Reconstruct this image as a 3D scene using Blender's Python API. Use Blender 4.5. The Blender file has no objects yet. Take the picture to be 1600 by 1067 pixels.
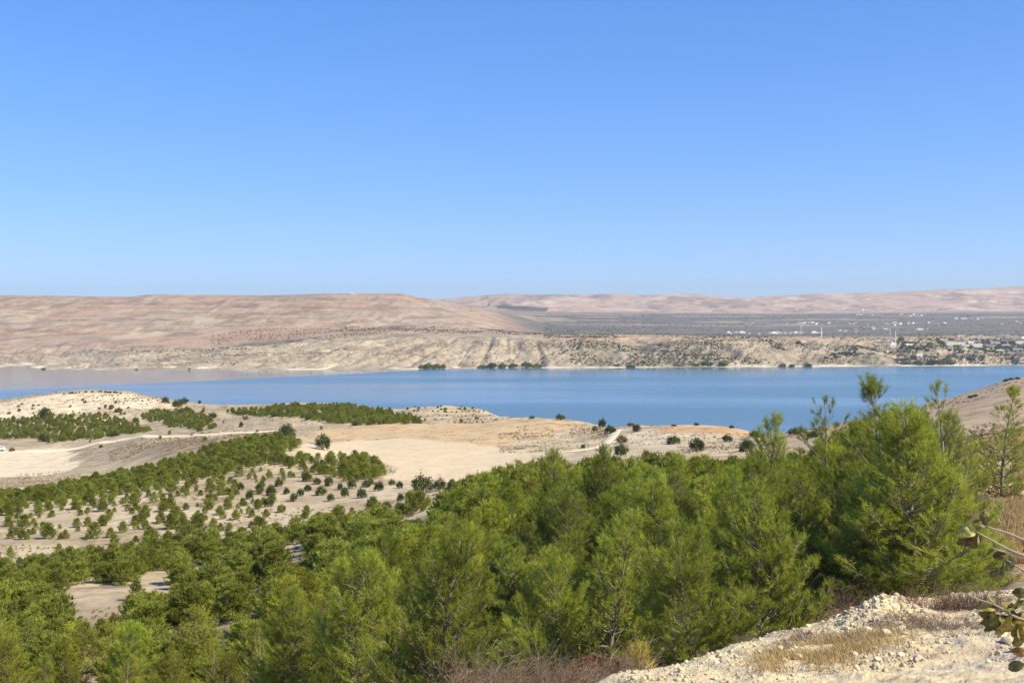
import bpy, math, random
import numpy as np
from mathutils import Vector, Matrix

R = math.radians
F = 1716.0            # focal length in photo pixels (1600 wide)
CX, HY = 800.0, 500.0  # picture column of the view axis, picture row of eye level
LAKE = -100.0          # lake level below the eye

scene = bpy.context.scene
COL = scene.collection

# ------------------------------------------------------------------ camera, sky, sun, exposure
cam_d = bpy.data.cameras.new('camera')
cam = bpy.data.objects.new('camera', cam_d)
COL.objects.link(cam)
cam.location = (0, 0, 0)
cam.rotation_euler = (R(90), 0, 0)
cam_d.sensor_width = 36.0
cam_d.lens = 36.0 * F / 1600.0
cam_d.shift_y = -33.5 / 1600.0
cam_d.clip_start = 0.1
cam_d.clip_end = 60000
scene.camera = cam

SUN_EL, SUN_AZ = 44.0, 118.0    # azimuth clockwise from the view direction
world = bpy.data.worlds.new('World')
scene.world = world
world.use_nodes = True
wn = world.node_tree
wn.nodes.clear()
sky = wn.nodes.new('ShaderNodeTexSky')
sky.sky_type = 'NISHITA'
sky.sun_disc = False
sky.sun_elevation = R(SUN_EL)
sky.sun_rotation = R(SUN_AZ)
sky.altitude = 400
sky.air_density = 1.0
sky.dust_density = 0.1
sky.ozone_density = 4.0
bg = wn.nodes.new('ShaderNodeBackground')
bg.inputs['Strength'].default_value = 0.0945
wo = wn.nodes.new('ShaderNodeOutputWorld')
hs = wn.nodes.new('ShaderNodeHueSaturation')
hs.inputs['Saturation'].default_value = 1.25
gm = wn.nodes.new('ShaderNodeGamma')
gm.inputs['Gamma'].default_value = 0.66
tn = wn.nodes.new('ShaderNodeMix'); tn.data_type = 'RGBA'; tn.blend_type = 'MULTIPLY'
tn.inputs[0].default_value = 1.0
tn.inputs[7].default_value = (1.0, 1.27, 1.90, 1)      # the photograph's cool white balance of the sky
wn.links.new(sky.outputs[0], hs.inputs['Color'])
wn.links.new(hs.outputs[0], gm.inputs['Color'])
wn.links.new(gm.outputs[0], tn.inputs[6])
wn.links.new(tn.outputs[2], bg.inputs['Color'])
wn.links.new(bg.outputs[0], wo.inputs['Surface'])

sun_d = bpy.data.lights.new('sun', 'SUN')
sun_d.energy = 4.7
sun_d.angle = R(0.5)
sun_d.color = (1.0, 0.875, 0.60)
sun = bpy.data.objects.new('sun', sun_d)
COL.objects.link(sun)
sun.rotation_euler = (R(90 - SUN_EL), 0, R(180 - SUN_AZ))
sun.location = (60, -20, 60)

scene.view_settings.view_transform = 'Standard'
scene.view_settings.look = 'None'
scene.view_settings.exposure = 0.86
scene.view_settings.gamma = 1.0
scene.view_settings.use_curve_mapping = False
scene.render.engine = 'CYCLES'
scene.cycles.max_bounces = 6
scene.cycles.diffuse_bounces = 4
scene.cycles.glossy_bounces = 2
scene.cycles.transmission_bounces = 3
scene.cycles.volume_bounces = 0
scene.cycles.use_denoising = True
try:
    scene.cycles.denoiser = 'OPENIMAGEDENOISE'
    scene.cycles.denoising_prefilter = 'ACCURATE'
except Exception:
    pass

# ------------------------------------------------------------------ noise and loft helpers
def _hash(ix, iy, seed):
    h = (ix.astype(np.int64) * 374761393 + iy.astype(np.int64) * 668265263 + seed * 974711) & 0xFFFFFFFF
    h = ((h ^ (h >> 13)) * 1274126177) & 0xFFFFFFFF
    h = h ^ (h >> 16)
    return (h & 0xFFFFFF).astype(np.float64) / float(0xFFFFFF)

def vnoise(x, y, seed=0):
    x = np.asarray(x, float); y = np.asarray(y, float)
    ix = np.floor(x); iy = np.floor(y)
    fx = x - ix; fy = y - iy
    fx = fx * fx * fx * (fx * (fx * 6 - 15) + 10); fy = fy * fy * fy * (fy * (fy * 6 - 15) + 10)
    a = _hash(ix, iy, seed); b = _hash(ix + 1, iy, seed)
    c = _hash(ix, iy + 1, seed); d = _hash(ix + 1, iy + 1, seed)
    return (a + (b - a) * fx) * (1 - fy) + (c + (d - c) * fx) * fy

def fbm(x, y, oct=4, seed=0, gain=0.5):
    s = 0; a = 1.0; t = 0
    for o in range(oct):
        s = s + a * (vnoise(x, y, seed + o * 17) * 2 - 1); t += a
        x = x * 2.03 + 11.3; y = y * 2.03 - 7.1; a *= gain
    return s / t

def ridged(x, y, oct=3, seed=0):
    s = 0; a = 1.0; t = 0
    for o in range(oct):
        s = s + a * (1 - np.abs(vnoise(x, y, seed + o * 13) * 2 - 1)); t += a
        x = x * 2.1 + 3.3; y = y * 2.1 + 5.7; a *= 0.5
    return s / t

def chunks(x, y, seed=0):
    """broken blocks: cells of even height with a tilt of their own"""
    x = np.asarray(x, float); y = np.asarray(y, float)
    ix = np.floor(x); iy = np.floor(y)
    best = np.full(x.shape, 9.0); val = np.zeros(x.shape)
    for a in (-1, 0, 1):
        for b in (-1, 0, 1):
            cx = ix + a; cy = iy + b
            jx = cx + 0.15 + 0.7 * _hash(cx, cy, seed); jy = cy + 0.15 + 0.7 * _hash(cx, cy, seed + 3)
            dd = (x - jx) ** 2 + (y - jy) ** 2
            h = _hash(cx, cy, seed + 5) ** 2 + (x - jx) * (_hash(cx, cy, seed + 7) - .5) * 1.2 + (y - jy) * (_hash(cx, cy, seed + 9) - .5) * 1.2 - dd * .6
            m = dd < best
            best = np.where(m, dd, best); val = np.where(m, h, val)
    return val

def sstep(a, b, x):
    t = np.clip((x - a) / (b - a), 0, 1)
    return t * t * (3 - 2 * t)

def pchip_slopes(X, Y):
    """X, Y: (K, N). Monotone cubic slopes."""
    K = len(X)
    h = [np.maximum(X[k + 1] - X[k], 1e-3) for k in range(K - 1)]
    dl = [(Y[k + 1] - Y[k]) / h[k] for k in range(K - 1)]
    M = [dl[0]]
    for k in range(1, K - 1):
        w1 = 2 * h[k] + h[k - 1]; w2 = h[k] + 2 * h[k - 1]
        same = dl[k - 1] * dl[k] > 0
        den = w1 / np.where(same, dl[k - 1], 1) + w2 / np.where(same, dl[k], 1)
        M.append(np.where(same, (w1 + w2) / np.where(den == 0, 1, den), 0))
    M.append(dl[-1])
    return h, dl, M

def pchip_eval(X, Y, x):
    h, dl, M = pchip_slopes(X, Y)
    out = np.where(x < X[0], Y[0], Y[-1]) + 0.0 * x
    for k in range(len(X) - 1):
        m = (x >= X[k]) & (x <= X[k + 1])
        if not np.any(m):
            continue
        t = np.clip((x - X[k]) / h[k], 0, 1)
        v = ((1 + 2 * t) * (1 - t) ** 2) * Y[k] + (t * (1 - t) ** 2) * h[k] * M[k] + (t * t * (3 - 2 * t)) * Y[k + 1] + (t * t * (t - 1)) * h[k] * M[k + 1]
        out = np.where(m, v, out)
    return out

def curve1(keys, x):
    """smooth monotone curve through a dict/list of (x, y)"""
    ks = np.array([k[0] for k in keys], float); vs = np.array([k[1] for k in keys], float)
    X = [np.full_like(x, a) for a in ks]; Y = [np.full_like(x, a) for a in vs]
    return pchip_eval(X, Y, x)

class Loft:
    """terrain through surveyed lines: each line lists (column, distance, row) or (column, distance, ('z', height))"""
    def __init__(self, lines, p0, p1, np_, d0, d1, nd):
        self.lines = lines
        self.p0, self.p1, self.l0, self.l1 = p0, p1, math.log(d0), math.log(d1)
        P, L = np.meshgrid(np.linspace(p0, p1, np_), np.linspace(self.l0, self.l1, nd), indexing='ij')
        self.g = self.exact(P.ravel(), np.exp(L.ravel())).reshape(np_, nd)
    def base(self, px, d):
        n, m = self.g.shape
        a = np.clip((np.asarray(px, float) - self.p0) / (self.p1 - self.p0) * (n - 1), 0, n - 1.001)
        b = np.clip((np.log(np.asarray(d, float)) - self.l0) / (self.l1 - self.l0) * (m - 1), 0, m - 1.001)
        i = a.astype(int); j = b.astype(int); a = a - i; b = b - j
        g = self.g
        return (g[i, j] * (1 - a) + g[i + 1, j] * a) * (1 - b) + (g[i, j + 1] * (1 - a) + g[i + 1, j + 1] * a) * b
    def exact(self, px, d):
        px = np.asarray(px, float); d = np.asarray(d, float)
        D = []; Z = []
        for ln in self.lines:
            dk = [(a, b) for a, b, c in ln]
            zk = [(a, c[1] if isinstance(c, tuple) else -(c - HY) / F * b) for a, b, c in ln]
            pc = np.clip(px, ln[0][0], ln[-1][0])
            D.append(curve1(dk, pc)); Z.append(curve1(zk, pc))
        for k in range(1, len(D)):
            D[k] = np.maximum(D[k], D[k - 1] + 0.3)
        return pchip_eval(D, Z, d)

near = Loft([
    [(-600, 2, ('z', -1.75)), (2200, 2, ('z', -1.75))],
    [(-600, 9, ('z', -3.3)), (600, 9, ('z', -3.25)), (1000, 9, ('z', -3.15)), (1600, 9.5, ('z', -3.0)), (2200, 10, ('z', -2.9))],
    [(-600, 13, 1190), (0, 13, 1180), (300, 13, 1160), (600, 13, 1130), (750, 13, 1095), (900, 14, 1088), (1000, 14, 1067), (1150, 15.5, 1022), (1300, 17, 978), (1400, 18, 948), (1500, 19, 936), (1600, 20, 921), (1900, 22, 880), (2200, 24, 860)],
    [(-600, 26, 1210), (0, 26, 1200), (300, 24, 1180), (600, 22, 1165), (750, 20, 1135), (900, 20, 1125), (1000, 20, 1115), (1150, 21, 1062), (1300, 23, 1005), (1400, 23.5, 972), (1500, 25, 946), (1600, 26, 893), (1900, 29, 850), (2200, 31, 830)],
    [(-600, 55, 1065), (0, 55, 1060), (300, 50, 1040), (450, 48, 1020), (600, 45, 980), (750, 45, 930), (900, 45, 900), (1050, 45, 880), (1200, 45, 850), (1400, 42, 790), (1500, 42, 775), (1600, 42, 758), (1900, 46, 720), (2200, 48, 700)],
    [(-600, 92, 945), (0, 92, 940), (150, 90, 935), (300, 90, 930), (450, 85, 900), (600, 85, 860), (750, 80, 815), (900, 80, 800), (1050, 80, 790), (1200, 75, 770), (1400, 70, 735), (1500, 68, 705), (1600, 65, 684), (1900, 65, 650), (2200, 65, 640)],
    [(-600, 150, 865), (0, 150, 855), (150, 150, 850), (300, 150, 840), (450, 150, 825), (600, 150, 810), (750, 150, 770), (900, 150, 740), (1050, 150, 730), (1200, 150, 720), (1400, 150, 690), (1600, 150, 662), (1900, 150, 640), (2200, 150, 630)],
    [(-600, 210, 805), (0, 210, 792), (300, 210, 776), (600, 205, 770), (750, 205, 756), (900, 205, 727), (1050, 210, 707), (1200, 210, 697), (1400, 210, 661), (1600, 205, 622), (1900, 205, 600), (2200, 200, 590)],
    [(-600, 270, 790), (0, 270, 777), (150, 290, 751), (300, 310, 716), (400, 320, 694), (450, 315, 691), (600, 260, 737), (750, 250, 742), (900, 250, 717), (1050, 250, 698), (1200, 250, 690), (1300, 250, 670), (1400, 250, 649), (1500, 250, 622), (1600, 250, 592), (1900, 250, 560), (2200, 250, 545)],
    [(-600, 440, 760), (0, 440, 752), (150, 440, 745), (300, 420, 705), (450, 380, 692), (600, 310, 712), (750, 310, 711), (900, 310, 702), (1050, 310, 684), (1200, 290, 682), (1300, 290, 664), (1400, 290, 644), (1500, 290, 619), (1600, 290, 597), (1900, 290, 568), (2200, 290, 552)],
    [(-600, 570, 712), (0, 570, 706), (100, 565, 703), (150, 560, 696), (230, 545, 684), (300, 530, 681), (400, 490, 677), (450, 480, 675), (600, 400, 690), (750, 390, 686), (900, 390, 680), (1000, 370, 670), (1050, 360, 666), (1130, 340, 668), (1200, 330, 677), (1300, 330, 672), (1400, 380, 668), (1600, 400, 650), (1900, 400, 620), (2200, 400, 600)],
    [(-600, 640, 690), (0, 640, 685), (150, 640, 678), (300, 620, 668), (450, 560, 665), (600, 520, 663), (750, 520, 657), (800, 500, 654), (850, 470, 655), (900, 450, 659), (940, 445, 666), (960, 445, 670), (1000, 430, 665), (1050, 420, 673), (1130, 420, 690), (1200, 450, 720), (1400, 500, 710), (1600, 520, 690), (1900, 520, 650), (2200, 520, 630)],
    [(-600, 800, 655), (-200, 800, 640), (0, 800, 629), (75, 820, 617), (150, 830, 611), (190, 830, 613), (225, 820, 620), (300, 780, 633), (380, 740, 635), (450, 700, 634), (525, 700, 632), (600, 680, 640), (650, 660, 637), (700, 650, 635), (740, 640, 639), (780, 620, 650), (820, 600, 668), (900, 560, 690), (1050, 560, 740), (1200, 580, 740), (1600, 650, 720), (2200, 650, 700)],
    [(-600, 1150, ('z', -104.0)), (0, 1150, ('z', -104.0)), (300, 1100, ('z', -104.0)), (600, 950, ('z', -104.0)), (900, 850, ('z', -104.0)), (1200, 800, ('z', -104.0)), (1600, 900, ('z', -104.0)), (2200, 900, ('z', -104.0))],
], -600, 2200, 561, 0.8, 1200, 800)

far = Loft([
    [(-700, 2310, ('z', -103.5)), (-60, 2330, ('z', -103.5)), (0, 2335, ('z', -103.5)), (30, 2400, ('z', -103.5)), (70, 2210, ('z', -103.5)), (300, 2185, ('z', -103.5)), (600, 2210, ('z', -103.5)), (800, 2270, ('z', -103.5)), (1000, 2300, ('z', -103.5)), (1200, 2330, ('z', -103.5)), (1400, 2365, ('z', -103.5)), (1600, 2395, ('z', -103.5)), (2300, 2500, ('z', -103.5))],
    [(-700, 2328, ('z', -99.6)), (-60, 2348, ('z', -99.6)), (0, 2353, ('z', -99.6)), (30, 2417, ('z', -99.6)), (70, 2228, ('z', -99.6)), (300, 2203, ('z', -99.6)), (600, 2228, ('z', -99.6)), (800, 2288, ('z', -99.6)), (1000, 2318, ('z', -99.6)), (1200, 2348, ('z', -99.6)), (1400, 2383, ('z', -99.6)), (1600, 2413, ('z', -99.6)), (2300, 2518, ('z', -99.6))],
    [(-700, 2700, 560), (0, 2520, 563), (60, 2480, 564), (150, 2400, 564), (300, 2450, 560), (400, 2480, 555), (450, 2500, 552), (600, 2550, 542), (700, 2600, 533), (800, 2620, 528), (900, 2620, 528), (960, 2600, 533), (1000, 2590, 541), (1050, 2620, 532), (1130, 2600, 531), (1200, 2620, 530), (1300, 2600, 544), (1400, 2580, 549), (1500, 2600, 546), (1600, 2620, 549), (2300, 2620, 552)],
    [(-700, 3100, 545), (0, 3000, 548), (150, 2950, 546), (300, 2950, 543), (450, 2950, 532), (600, 2950, 522), (750, 2950, 521), (850, 3000, 523), (1000, 3000, 524), (1200, 3000, 526), (1400, 2950, 527), (1500, 3000, 525), (1600, 3000, 527), (2300, 3000, 527)],
    [(-700, 3500, 520), (0, 3500, 520), (300, 3500, 512), (450, 3450, 512), (600, 3450, 509), (700, 3450, 511), (800, 3500, 517), (850, 3600, 521), (1000, 3900, 521), (1200, 3900, 523), (1400, 3900, 523), (1600, 3900, 522), (2300, 3900, 522)],
    [(-700, 4000, 485), (0, 4000, 488), (300, 4000, 485), (450, 3950, 485), (600, 3950, 483), (680, 3950, 488), (750, 4000, 499), (800, 4100, 509), (850, 4500, 515), (1000, 5000, 511), (1200, 5000, 513), (1600, 5000, 512), (2300, 5000, 512)],
    [(-700, 4500, 463), (0, 4500, 461.5), (200, 4500, 464), (235, 4500, 460.5), (400, 4500, 461.5), (550, 4500, 458.5), (620, 4500, 459), (660, 4500, 466), (750, 4600, 482), (800, 4800, 495), (850, 5500, 504), (1000, 6000, 501), (1200, 6000, 502), (1600, 6000, 501), (2300, 6000, 501)],
    [(-700, 5500, 475), (600, 5500, 475), (660, 5600, 481), (750, 6200, 488), (850, 7000, 491), (1000, 7000, 493), (1200, 7000, 494), (1600, 7000, 492), (2300, 7000, 490)],
    [(-700, 8500, 476), (640, 8500, 474), (700, 8500, 475), (750, 8500, 478), (850, 8500, 482), (1000, 8500, 483), (1200, 8500, 484), (1400, 8500, 481), (1600, 8500, 478), (2300, 8500, 475)],
    [(-700, 10500, 470), (600, 10500, 468), (690, 10500, 466), (730, 10500, 463), (800, 10500, 460), (900, 10500, 461), (1000, 10500, 461.5), (1080, 10500, 459), (1150, 10500, 464.5), (1200, 10500, 462), (1300, 10500, 459), (1400, 10500, 457), (1500, 10500, 453), (1600, 10500, 448), (2300, 10500, 442)],
    [(-700, 12500, ('z', 60)), (2300, 12500, ('z', 60))],
], -700, 2300, 601, 2150, 12600, 900)

def near_z(x, y, detail=True):
    x = np.asarray(x, float); y = np.asarray(y, float)
    d = np.maximum(y, 1.0)
    px = CX + F * x / d
    z = near.base(np.clip(px, -600, 2200), d)
    if detail:
        k = sstep(6, 60, d) * (1 - sstep(900, 1000, d) * 0.6)
        z = z + k * (0.12 * fbm(x * 0.25, y * 0.25, 3, 3) + 0.5 * fbm(x * 0.045, y * 0.045, 3, 9) * sstep(60, 200, d))
        hill = sstep(420, 640, d)
        z = z + hill * (2.4 * (ridged(x * 0.035, y * 0.014, 4, 21) - 0.6) + 0.35 * fbm(x * 0.15, y * 0.15, 3, 5))
        ter = 2.2
        q = z / ter + 0.4 * fbm(x * 0.01, y * 0.01, 2, 8)
        st = (q - np.floor(q))
        z = z + sstep(600, 680, d) * 0.5 * (sstep(0.55, 0.95, st) - st) * ter * 0.7
        rock = sstep(300, 340, d) * (1 - sstep(440, 480, d)) * sstep(760, 800, px) * (1 - sstep(935, 955, px))
        z = z + rock * 0.8 * (ridged(x * 0.10, y * 0.06, 3, 31) - 0.6)
    return z

def far_z(x, y, detail=True):
    x = np.asarray(x, float); y = np.asarray(y, float)
    px = CX + F * x / y
    z = far.base(np.clip(px, -700, 2300), y)
    if detail:
        land = sstep(-99.5, -92, z)
        bl = land * (1 - sstep(-50, -38, z)) * (1 - sstep(2900, 3300, y))
        slant = 0.35 * np.sin(x * 0.004)
        g = ridged((x + slant * (y - 2300)) * 0.021, y * 0.0035, 3, 41)
        g2 = ridged((x - 0.5 * (y - 2300)) * 0.05, y * 0.008, 2, 47)
        z = z - bl * (20 * (g - 0.45) + 6.0 * (g2 - 0.5))
        z = z - bl * 5.0 * (ridged((x + 0.35 * (y - 2300)) * 0.085, y * 0.012, 3, 49) - 0.5)
        tq = z / 7.0 + 0.7 * fbm(x * .004, y * .004, 2, 44); ts = tq - np.floor(tq)
        z = z + land * (1 - sstep(2950, 3200, y)) * (sstep(.5, .9, ts) - ts) * 2.4
        z = z + land * 1.5 * fbm(x * 0.03, y * 0.03, 4, 43)
        h = sstep(-70, -30, z) * sstep(3000, 3500, y) * (1 - sstep(4350, 4500, y)) * (1 - sstep(700, 850, px))
        z = z - h * (13 * (ridged((x + 300 * fbm(x * .001, y * .001, 2, 77)) * 0.0055, y * 0.0016, 3, 51) - 0.5))
        z = z + h * 3.0 * fbm(x * 0.004, z * 0.12, 3, 58) + h * 6.0 * (ridged(x * 0.026, y * 0.008, 4, 59) - .5)
        m = sstep(7600, 8600, y)
        z = z + m * (60 * (fbm(x * 0.0013, y * 0.0018, 4, 61)) - 34 * (ridged(x * 0.0022, y * 0.0012, 3, 66) - 0.5)) * (1 - 0.75 * sstep(9900, 10400, y))
    return z

_dn = np.exp(np.linspace(math.log(7), math.log(1000), 2600))
_df = np.concatenate([np.linspace(2190, 3200, 900), np.linspace(3202, 12000, 900)])
def hit(px, py, d0=7.0, kind='near'):
    """where the ground is first seen at this picture position -> (x, y, z)"""
    ds = (_dn if kind == 'near' else _df)
    ds = ds[ds >= d0]
    x = (px - CX) / F * ds
    z = near_z(x, ds) if kind == 'near' else far_z(x, ds)
    yy = HY - F * z / ds
    ok = np.nonzero(yy <= py)[0]
    if len(ok) == 0:
        i = len(ds) - 1
    else:
        i = ok[0]
    return float(x[i]), float(ds[i]), float(z[i])

def hits(pts, **k):
    return np.array([hit(a, b, **k) for a, b in pts])

def inpoly(x, y, poly):
    x = np.asarray(x, float); y = np.asarray(y, float)
    r = np.zeros(x.shape, bool)
    n = len(poly)
    for i in range(n):
        x0, y0 = poly[i][0], poly[i][1]; x1, y1 = poly[(i + 1) % n][0], poly[(i + 1) % n][1]
        c = ((y0 > y) != (y1 > y)) & (x < (x1 - x0) * (y - y0) / ((y1 - y0) if y1 != y0 else 1e-9) + x0)
        r ^= c
    return r

# ------------------------------------------------------------------ mesh and object helpers
def mesh_np(name, V, Fc, mat=None, smooth=False, attrs=None):
    V = np.asarray(V, np.float32); Fc = np.asarray(Fc, np.int32)
    me = bpy.data.meshes.new(name)
    n = Fc.shape[1]
    me.vertices.add(len(V)); me.vertices.foreach_set('co', V.ravel())
    me.loops.add(Fc.size); me.loops.foreach_set('vertex_index', Fc.ravel())
    me.polygons.add(len(Fc)); me.polygons.foreach_set('loop_start', np.arange(0, Fc.size, n, dtype=np.int32))
    if smooth:
        me.polygons.foreach_set('use_smooth', np.ones(len(Fc), bool))
    for an, av in (attrs or {}).items():
        av = np.asarray(av, np.float32)
        if av.ndim == 2:
            a = me.attributes.new(an, 'FLOAT_COLOR', 'POINT'); a.data.foreach_set('color', av.ravel())
        else:
            a = me.attributes.new(an, 'FLOAT', 'POINT'); a.data.foreach_set('value', av)
    me.update(calc_edges=True)
    if mat:
        me.materials.append(mat)
    return me

class Geo:
    """collects polygons of mixed size for one mesh"""
    def __init__(self):
        self.v = []; self.f = []
    def add(self, vs, fs):
        b = len(self.v)
        self.v.extend(vs); self.f.extend([tuple(b + i for i in f) for f in fs])
    def box(self, c, s, rz=0.0, taper=1.0):
        cx, cy, cz = c; sx, sy, sz = s[0] / 2, s[1] / 2, s[2] / 2
        vs = []
        for k, dz in ((1.0, -sz), (taper, sz)):
            for dx, dy in ((-sx, -sy), (sx, -sy), (sx, sy), (-sx, sy)):
                x, y = dx * k, dy * k
                vs.append((cx + x * math.cos(rz) - y * math.sin(rz), cy + x * math.sin(rz) + y * math.cos(rz), cz + dz))
        self.add(vs, [(3, 2, 1, 0), (4, 5, 6, 7), (0, 1, 5, 4), (1, 2, 6, 5), (2, 3, 7, 6), (3, 0, 4, 7)])
    def tube(self, pts, rad, sides=5, cap=True):
        pts = [Vector(p) for p in pts]
        n = len(pts)
        rs = rad if isinstance(rad, (list, tuple)) else [rad] * n
        up = Vector((0.13, 0.27, 0.95))
        vs = []
        for i in range(n):
            t = (pts[min(i + 1, n - 1)] - pts[max(i - 1, 0)])
            t = t.normalized() if t.length > 1e-9 else Vector((0, 0, 1))
            a = t.cross(up)
            if a.length < 1e-3:
                a = t.cross(Vector((1, 0, 0)))
            a.normalize(); b = t.cross(a)
            for s in range(sides):
                q = 2 * math.pi * s / sides
                vs.append(tuple(pts[i] + (a * math.cos(q) + b * math.sin(q)) * rs[i]))
        fs = []
        for i in range(n - 1):
            for s in range(sides):
                s2 = (s + 1) % sides
                fs.append((i * sides + s, i * sides + s2, (i + 1) * sides + s2, (i + 1) * sides + s))
        if cap:
            fs.append(tuple(range((n - 1) * sides, n * sides)))
        self.add(vs, fs)
    def lathe(self, prof, sides=12, c=(0, 0, 0)):
        vs = []
        for r, z in prof:
            for s in range(sides):
                q = 2 * math.pi * s / sides
                vs.append((c[0] + r * math.cos(q), c[1] + r * math.sin(q), c[2] + z))
        fs = []
        for i in range(len(prof) - 1):
            for s in range(sides):
                s2 = (s + 1) % sides
                fs.append((i * sides + s, i * sides + s2, (i + 1) * sides + s2, (i + 1) * sides + s))
        fs.append(tuple(range((len(prof) - 1) * sides, len(prof) * sides)))
        self.add(vs, fs)
    def mesh(self, name, mat, smooth=False):
        me = bpy.data.meshes.new(name)
        me.from_pydata(self.v, [], self.f)
        if smooth:
            me.polygons.foreach_set('use_smooth', np.ones(len(me.polygons), bool))
        me.materials.append(mat)
        me.update()
        return me

def link(name, data, parent=None, loc=None, rz=0.0, scale=None):
    o = bpy.data.objects.new(name, data)
    COL.objects.link(o)
    if parent is not None:
        o.parent = parent
    if loc is not None:
        o.location = loc
    if rz:
        o.rotation_euler = (0, 0, rz)
    if scale is not None:
        o.scale = scale if hasattr(scale, '__len__') else (scale,) * 3
    return o

def tag(o, label=None, cat=None, group=None, kind=None):
    if label: o['label'] = label
    if cat: o['category'] = cat
    if group: o['group'] = group
    if kind: o['kind'] = kind
    return o

# ------------------------------------------------------------------ materials
def new_mat(name):
    m = bpy.data.materials.new(name); m.use_nodes = True
    nt = m.node_tree; nt.nodes.clear()
    out = nt.nodes.new('ShaderNodeOutputMaterial')
    return m, nt, out

def N(nt, t, **kw):
    n = nt.nodes.new(t)
    for k, v in kw.items():
        setattr(n, k, v)
    return n

def mixc(nt, fac, a, b, mode='MIX'):
    n = N(nt, 'ShaderNodeMix', data_type='RGBA', blend_type=mode)
    for s, v in ((n.inputs[0], fac), (n.inputs[6], a), (n.inputs[7], b)):
        if isinstance(v, bpy.types.NodeSocket): nt.links.new(v, s)
        elif isinstance(v, (int, float)): s.default_value = v
        else: s.default_value = (*v, 1) if len(v) == 3 else v
    return n.outputs[2]

def noise(nt, vec, scale, detail=4, rough=0.55):
    n = N(nt, 'ShaderNodeTexNoise')
    n.inputs['Scale'].default_value = scale; n.inputs['Detail'].default_value = detail; n.inputs['Roughness'].default_value = rough
    nt.links.new(vec, n.inputs['Vector'])
    return n.outputs['Fac']

def ramp(nt, v, a, b, lo=0.0, hi=1.0):
    n = N(nt, 'ShaderNodeMapRange'); n.interpolation_type = 'SMOOTHSTEP'
    nt.links.new(v, n.inputs[0])
    for i, q in enumerate((a, b, lo, hi)):
        n.inputs[1 + i].default_value = q
    return n.outputs[0]

def math_(nt, op, a, b=None):
    n = N(nt, 'ShaderNodeMath', operation=op)
    for s, v in zip(n.inputs, (a, b)):
        if v is None: continue
        if isinstance(v, bpy.types.NodeSocket): nt.links.new(v, s)
        else: s.default_value = v
    return n.outputs[0]

def simple_mat(name, col, rough=0.8, var=0.15, scale=3.0, metallic=0.0, rnd=0.0, spec=0.3):
    m, nt, out = new_mat(name)
    p = N(nt, 'ShaderNodeBsdfPrincipled')
    p.inputs['Roughness'].default_value = rough; p.inputs['Metallic'].default_value = metallic
    p.inputs['Specular IOR Level'].default_value = spec
    tc = N(nt, 'ShaderNodeTexCoord')
    f = noise(nt, tc.outputs['Object'], scale)
    c = mixc(nt, f, [max(0, x * (1 - var)) for x in col], [min(1, x * (1 + var)) for x in col])
    if rnd:
        oi = N(nt, 'ShaderNodeObjectInfo')
        k = ramp(nt, oi.outputs['Random'], 0, 1, 1 - rnd, 1 + rnd)
        vm = N(nt, 'ShaderNodeVectorMath', operation='SCALE')
        nt.links.new(c, vm.inputs[0]); nt.links.new(k, vm.inputs[3])
        c = vm.outputs[0]
    nt.links.new(c, p.inputs['Base Color'])
    nt.links.new(p.outputs[0], out.inputs['Surface'])
    return m

def ground_mat(name, scales, speck, bump_d, dark=(0.55, 0.5, 0.44)):
    """soil whose land cover is stored per vertex; grain, pebbles and scruffy patches are procedural"""
    m, nt, out = new_mat(name)
    p = N(nt, 'ShaderNodeBsdfPrincipled')
    p.inputs['Roughness'].default_value = 0.95; p.inputs['Specular IOR Level'].default_value = 0.15
    at = N(nt, 'ShaderNodeAttribute', attribute_name='cover')
    tc = N(nt, 'ShaderNodeTexCoord')
    vec = tc.outputs['Object']
    c = at.outputs['Color']
    a1 = noise(nt, vec, scales[0], 9, 0.68)
    a2 = noise(nt, vec, scales[1], 6, 0.65)
    a3 = noise(nt, vec, scales[2], 5, 0.6)
    al = at.outputs['Alpha']
    c = mixc(nt, math_(nt, 'MULTIPLY', al, ramp(nt, a1, 0.47, 0.64, 0, 0.75)), c, dark, 'MULTIPLY')
    c = mixc(nt, math_(nt, 'MULTIPLY', al, ramp(nt, a2, 0.50, 0.68, 0, 0.5)), c, (0.62, 0.56, 0.5), 'MULTIPLY')
    c = mixc(nt, ramp(nt, a3, 0.52, 0.72, 0, 0.5), c, (1.25, 1.22, 1.2), 'MULTIPLY')
    vo = N(nt, 'ShaderNodeTexVoronoi'); vo.inputs['Scale'].default_value = speck
    nt.links.new(vec, vo.inputs['Vector'])
    c = mixc(nt, ramp(nt, vo.outputs['Distance'], 0.12, 0.3, 0.35, 0.0), c, (0.45, 0.4, 0.36), 'MULTIPLY')
    nt.links.new(c, p.inputs['Base Color'])
    hsum = math_(nt, 'ADD', math_(nt, 'MULTIPLY', a1, 1.0), math_(nt, 'MULTIPLY', a2, 0.35))
    hsum = math_(nt, 'ADD', hsum, math_(nt, 'MULTIPLY', vo.outputs['Distance'], 0.25))
    b = N(nt, 'ShaderNodeBump'); b.inputs['Strength'].default_value = 0.8; b.inputs['Distance'].default_value = bump_d
    nt.links.new(hsum, b.inputs['Height']); nt.links.new(b.outputs[0], p.inputs['Normal'])
    nt.links.new(p.outputs[0], out.inputs['Surface'])
    return m

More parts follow.
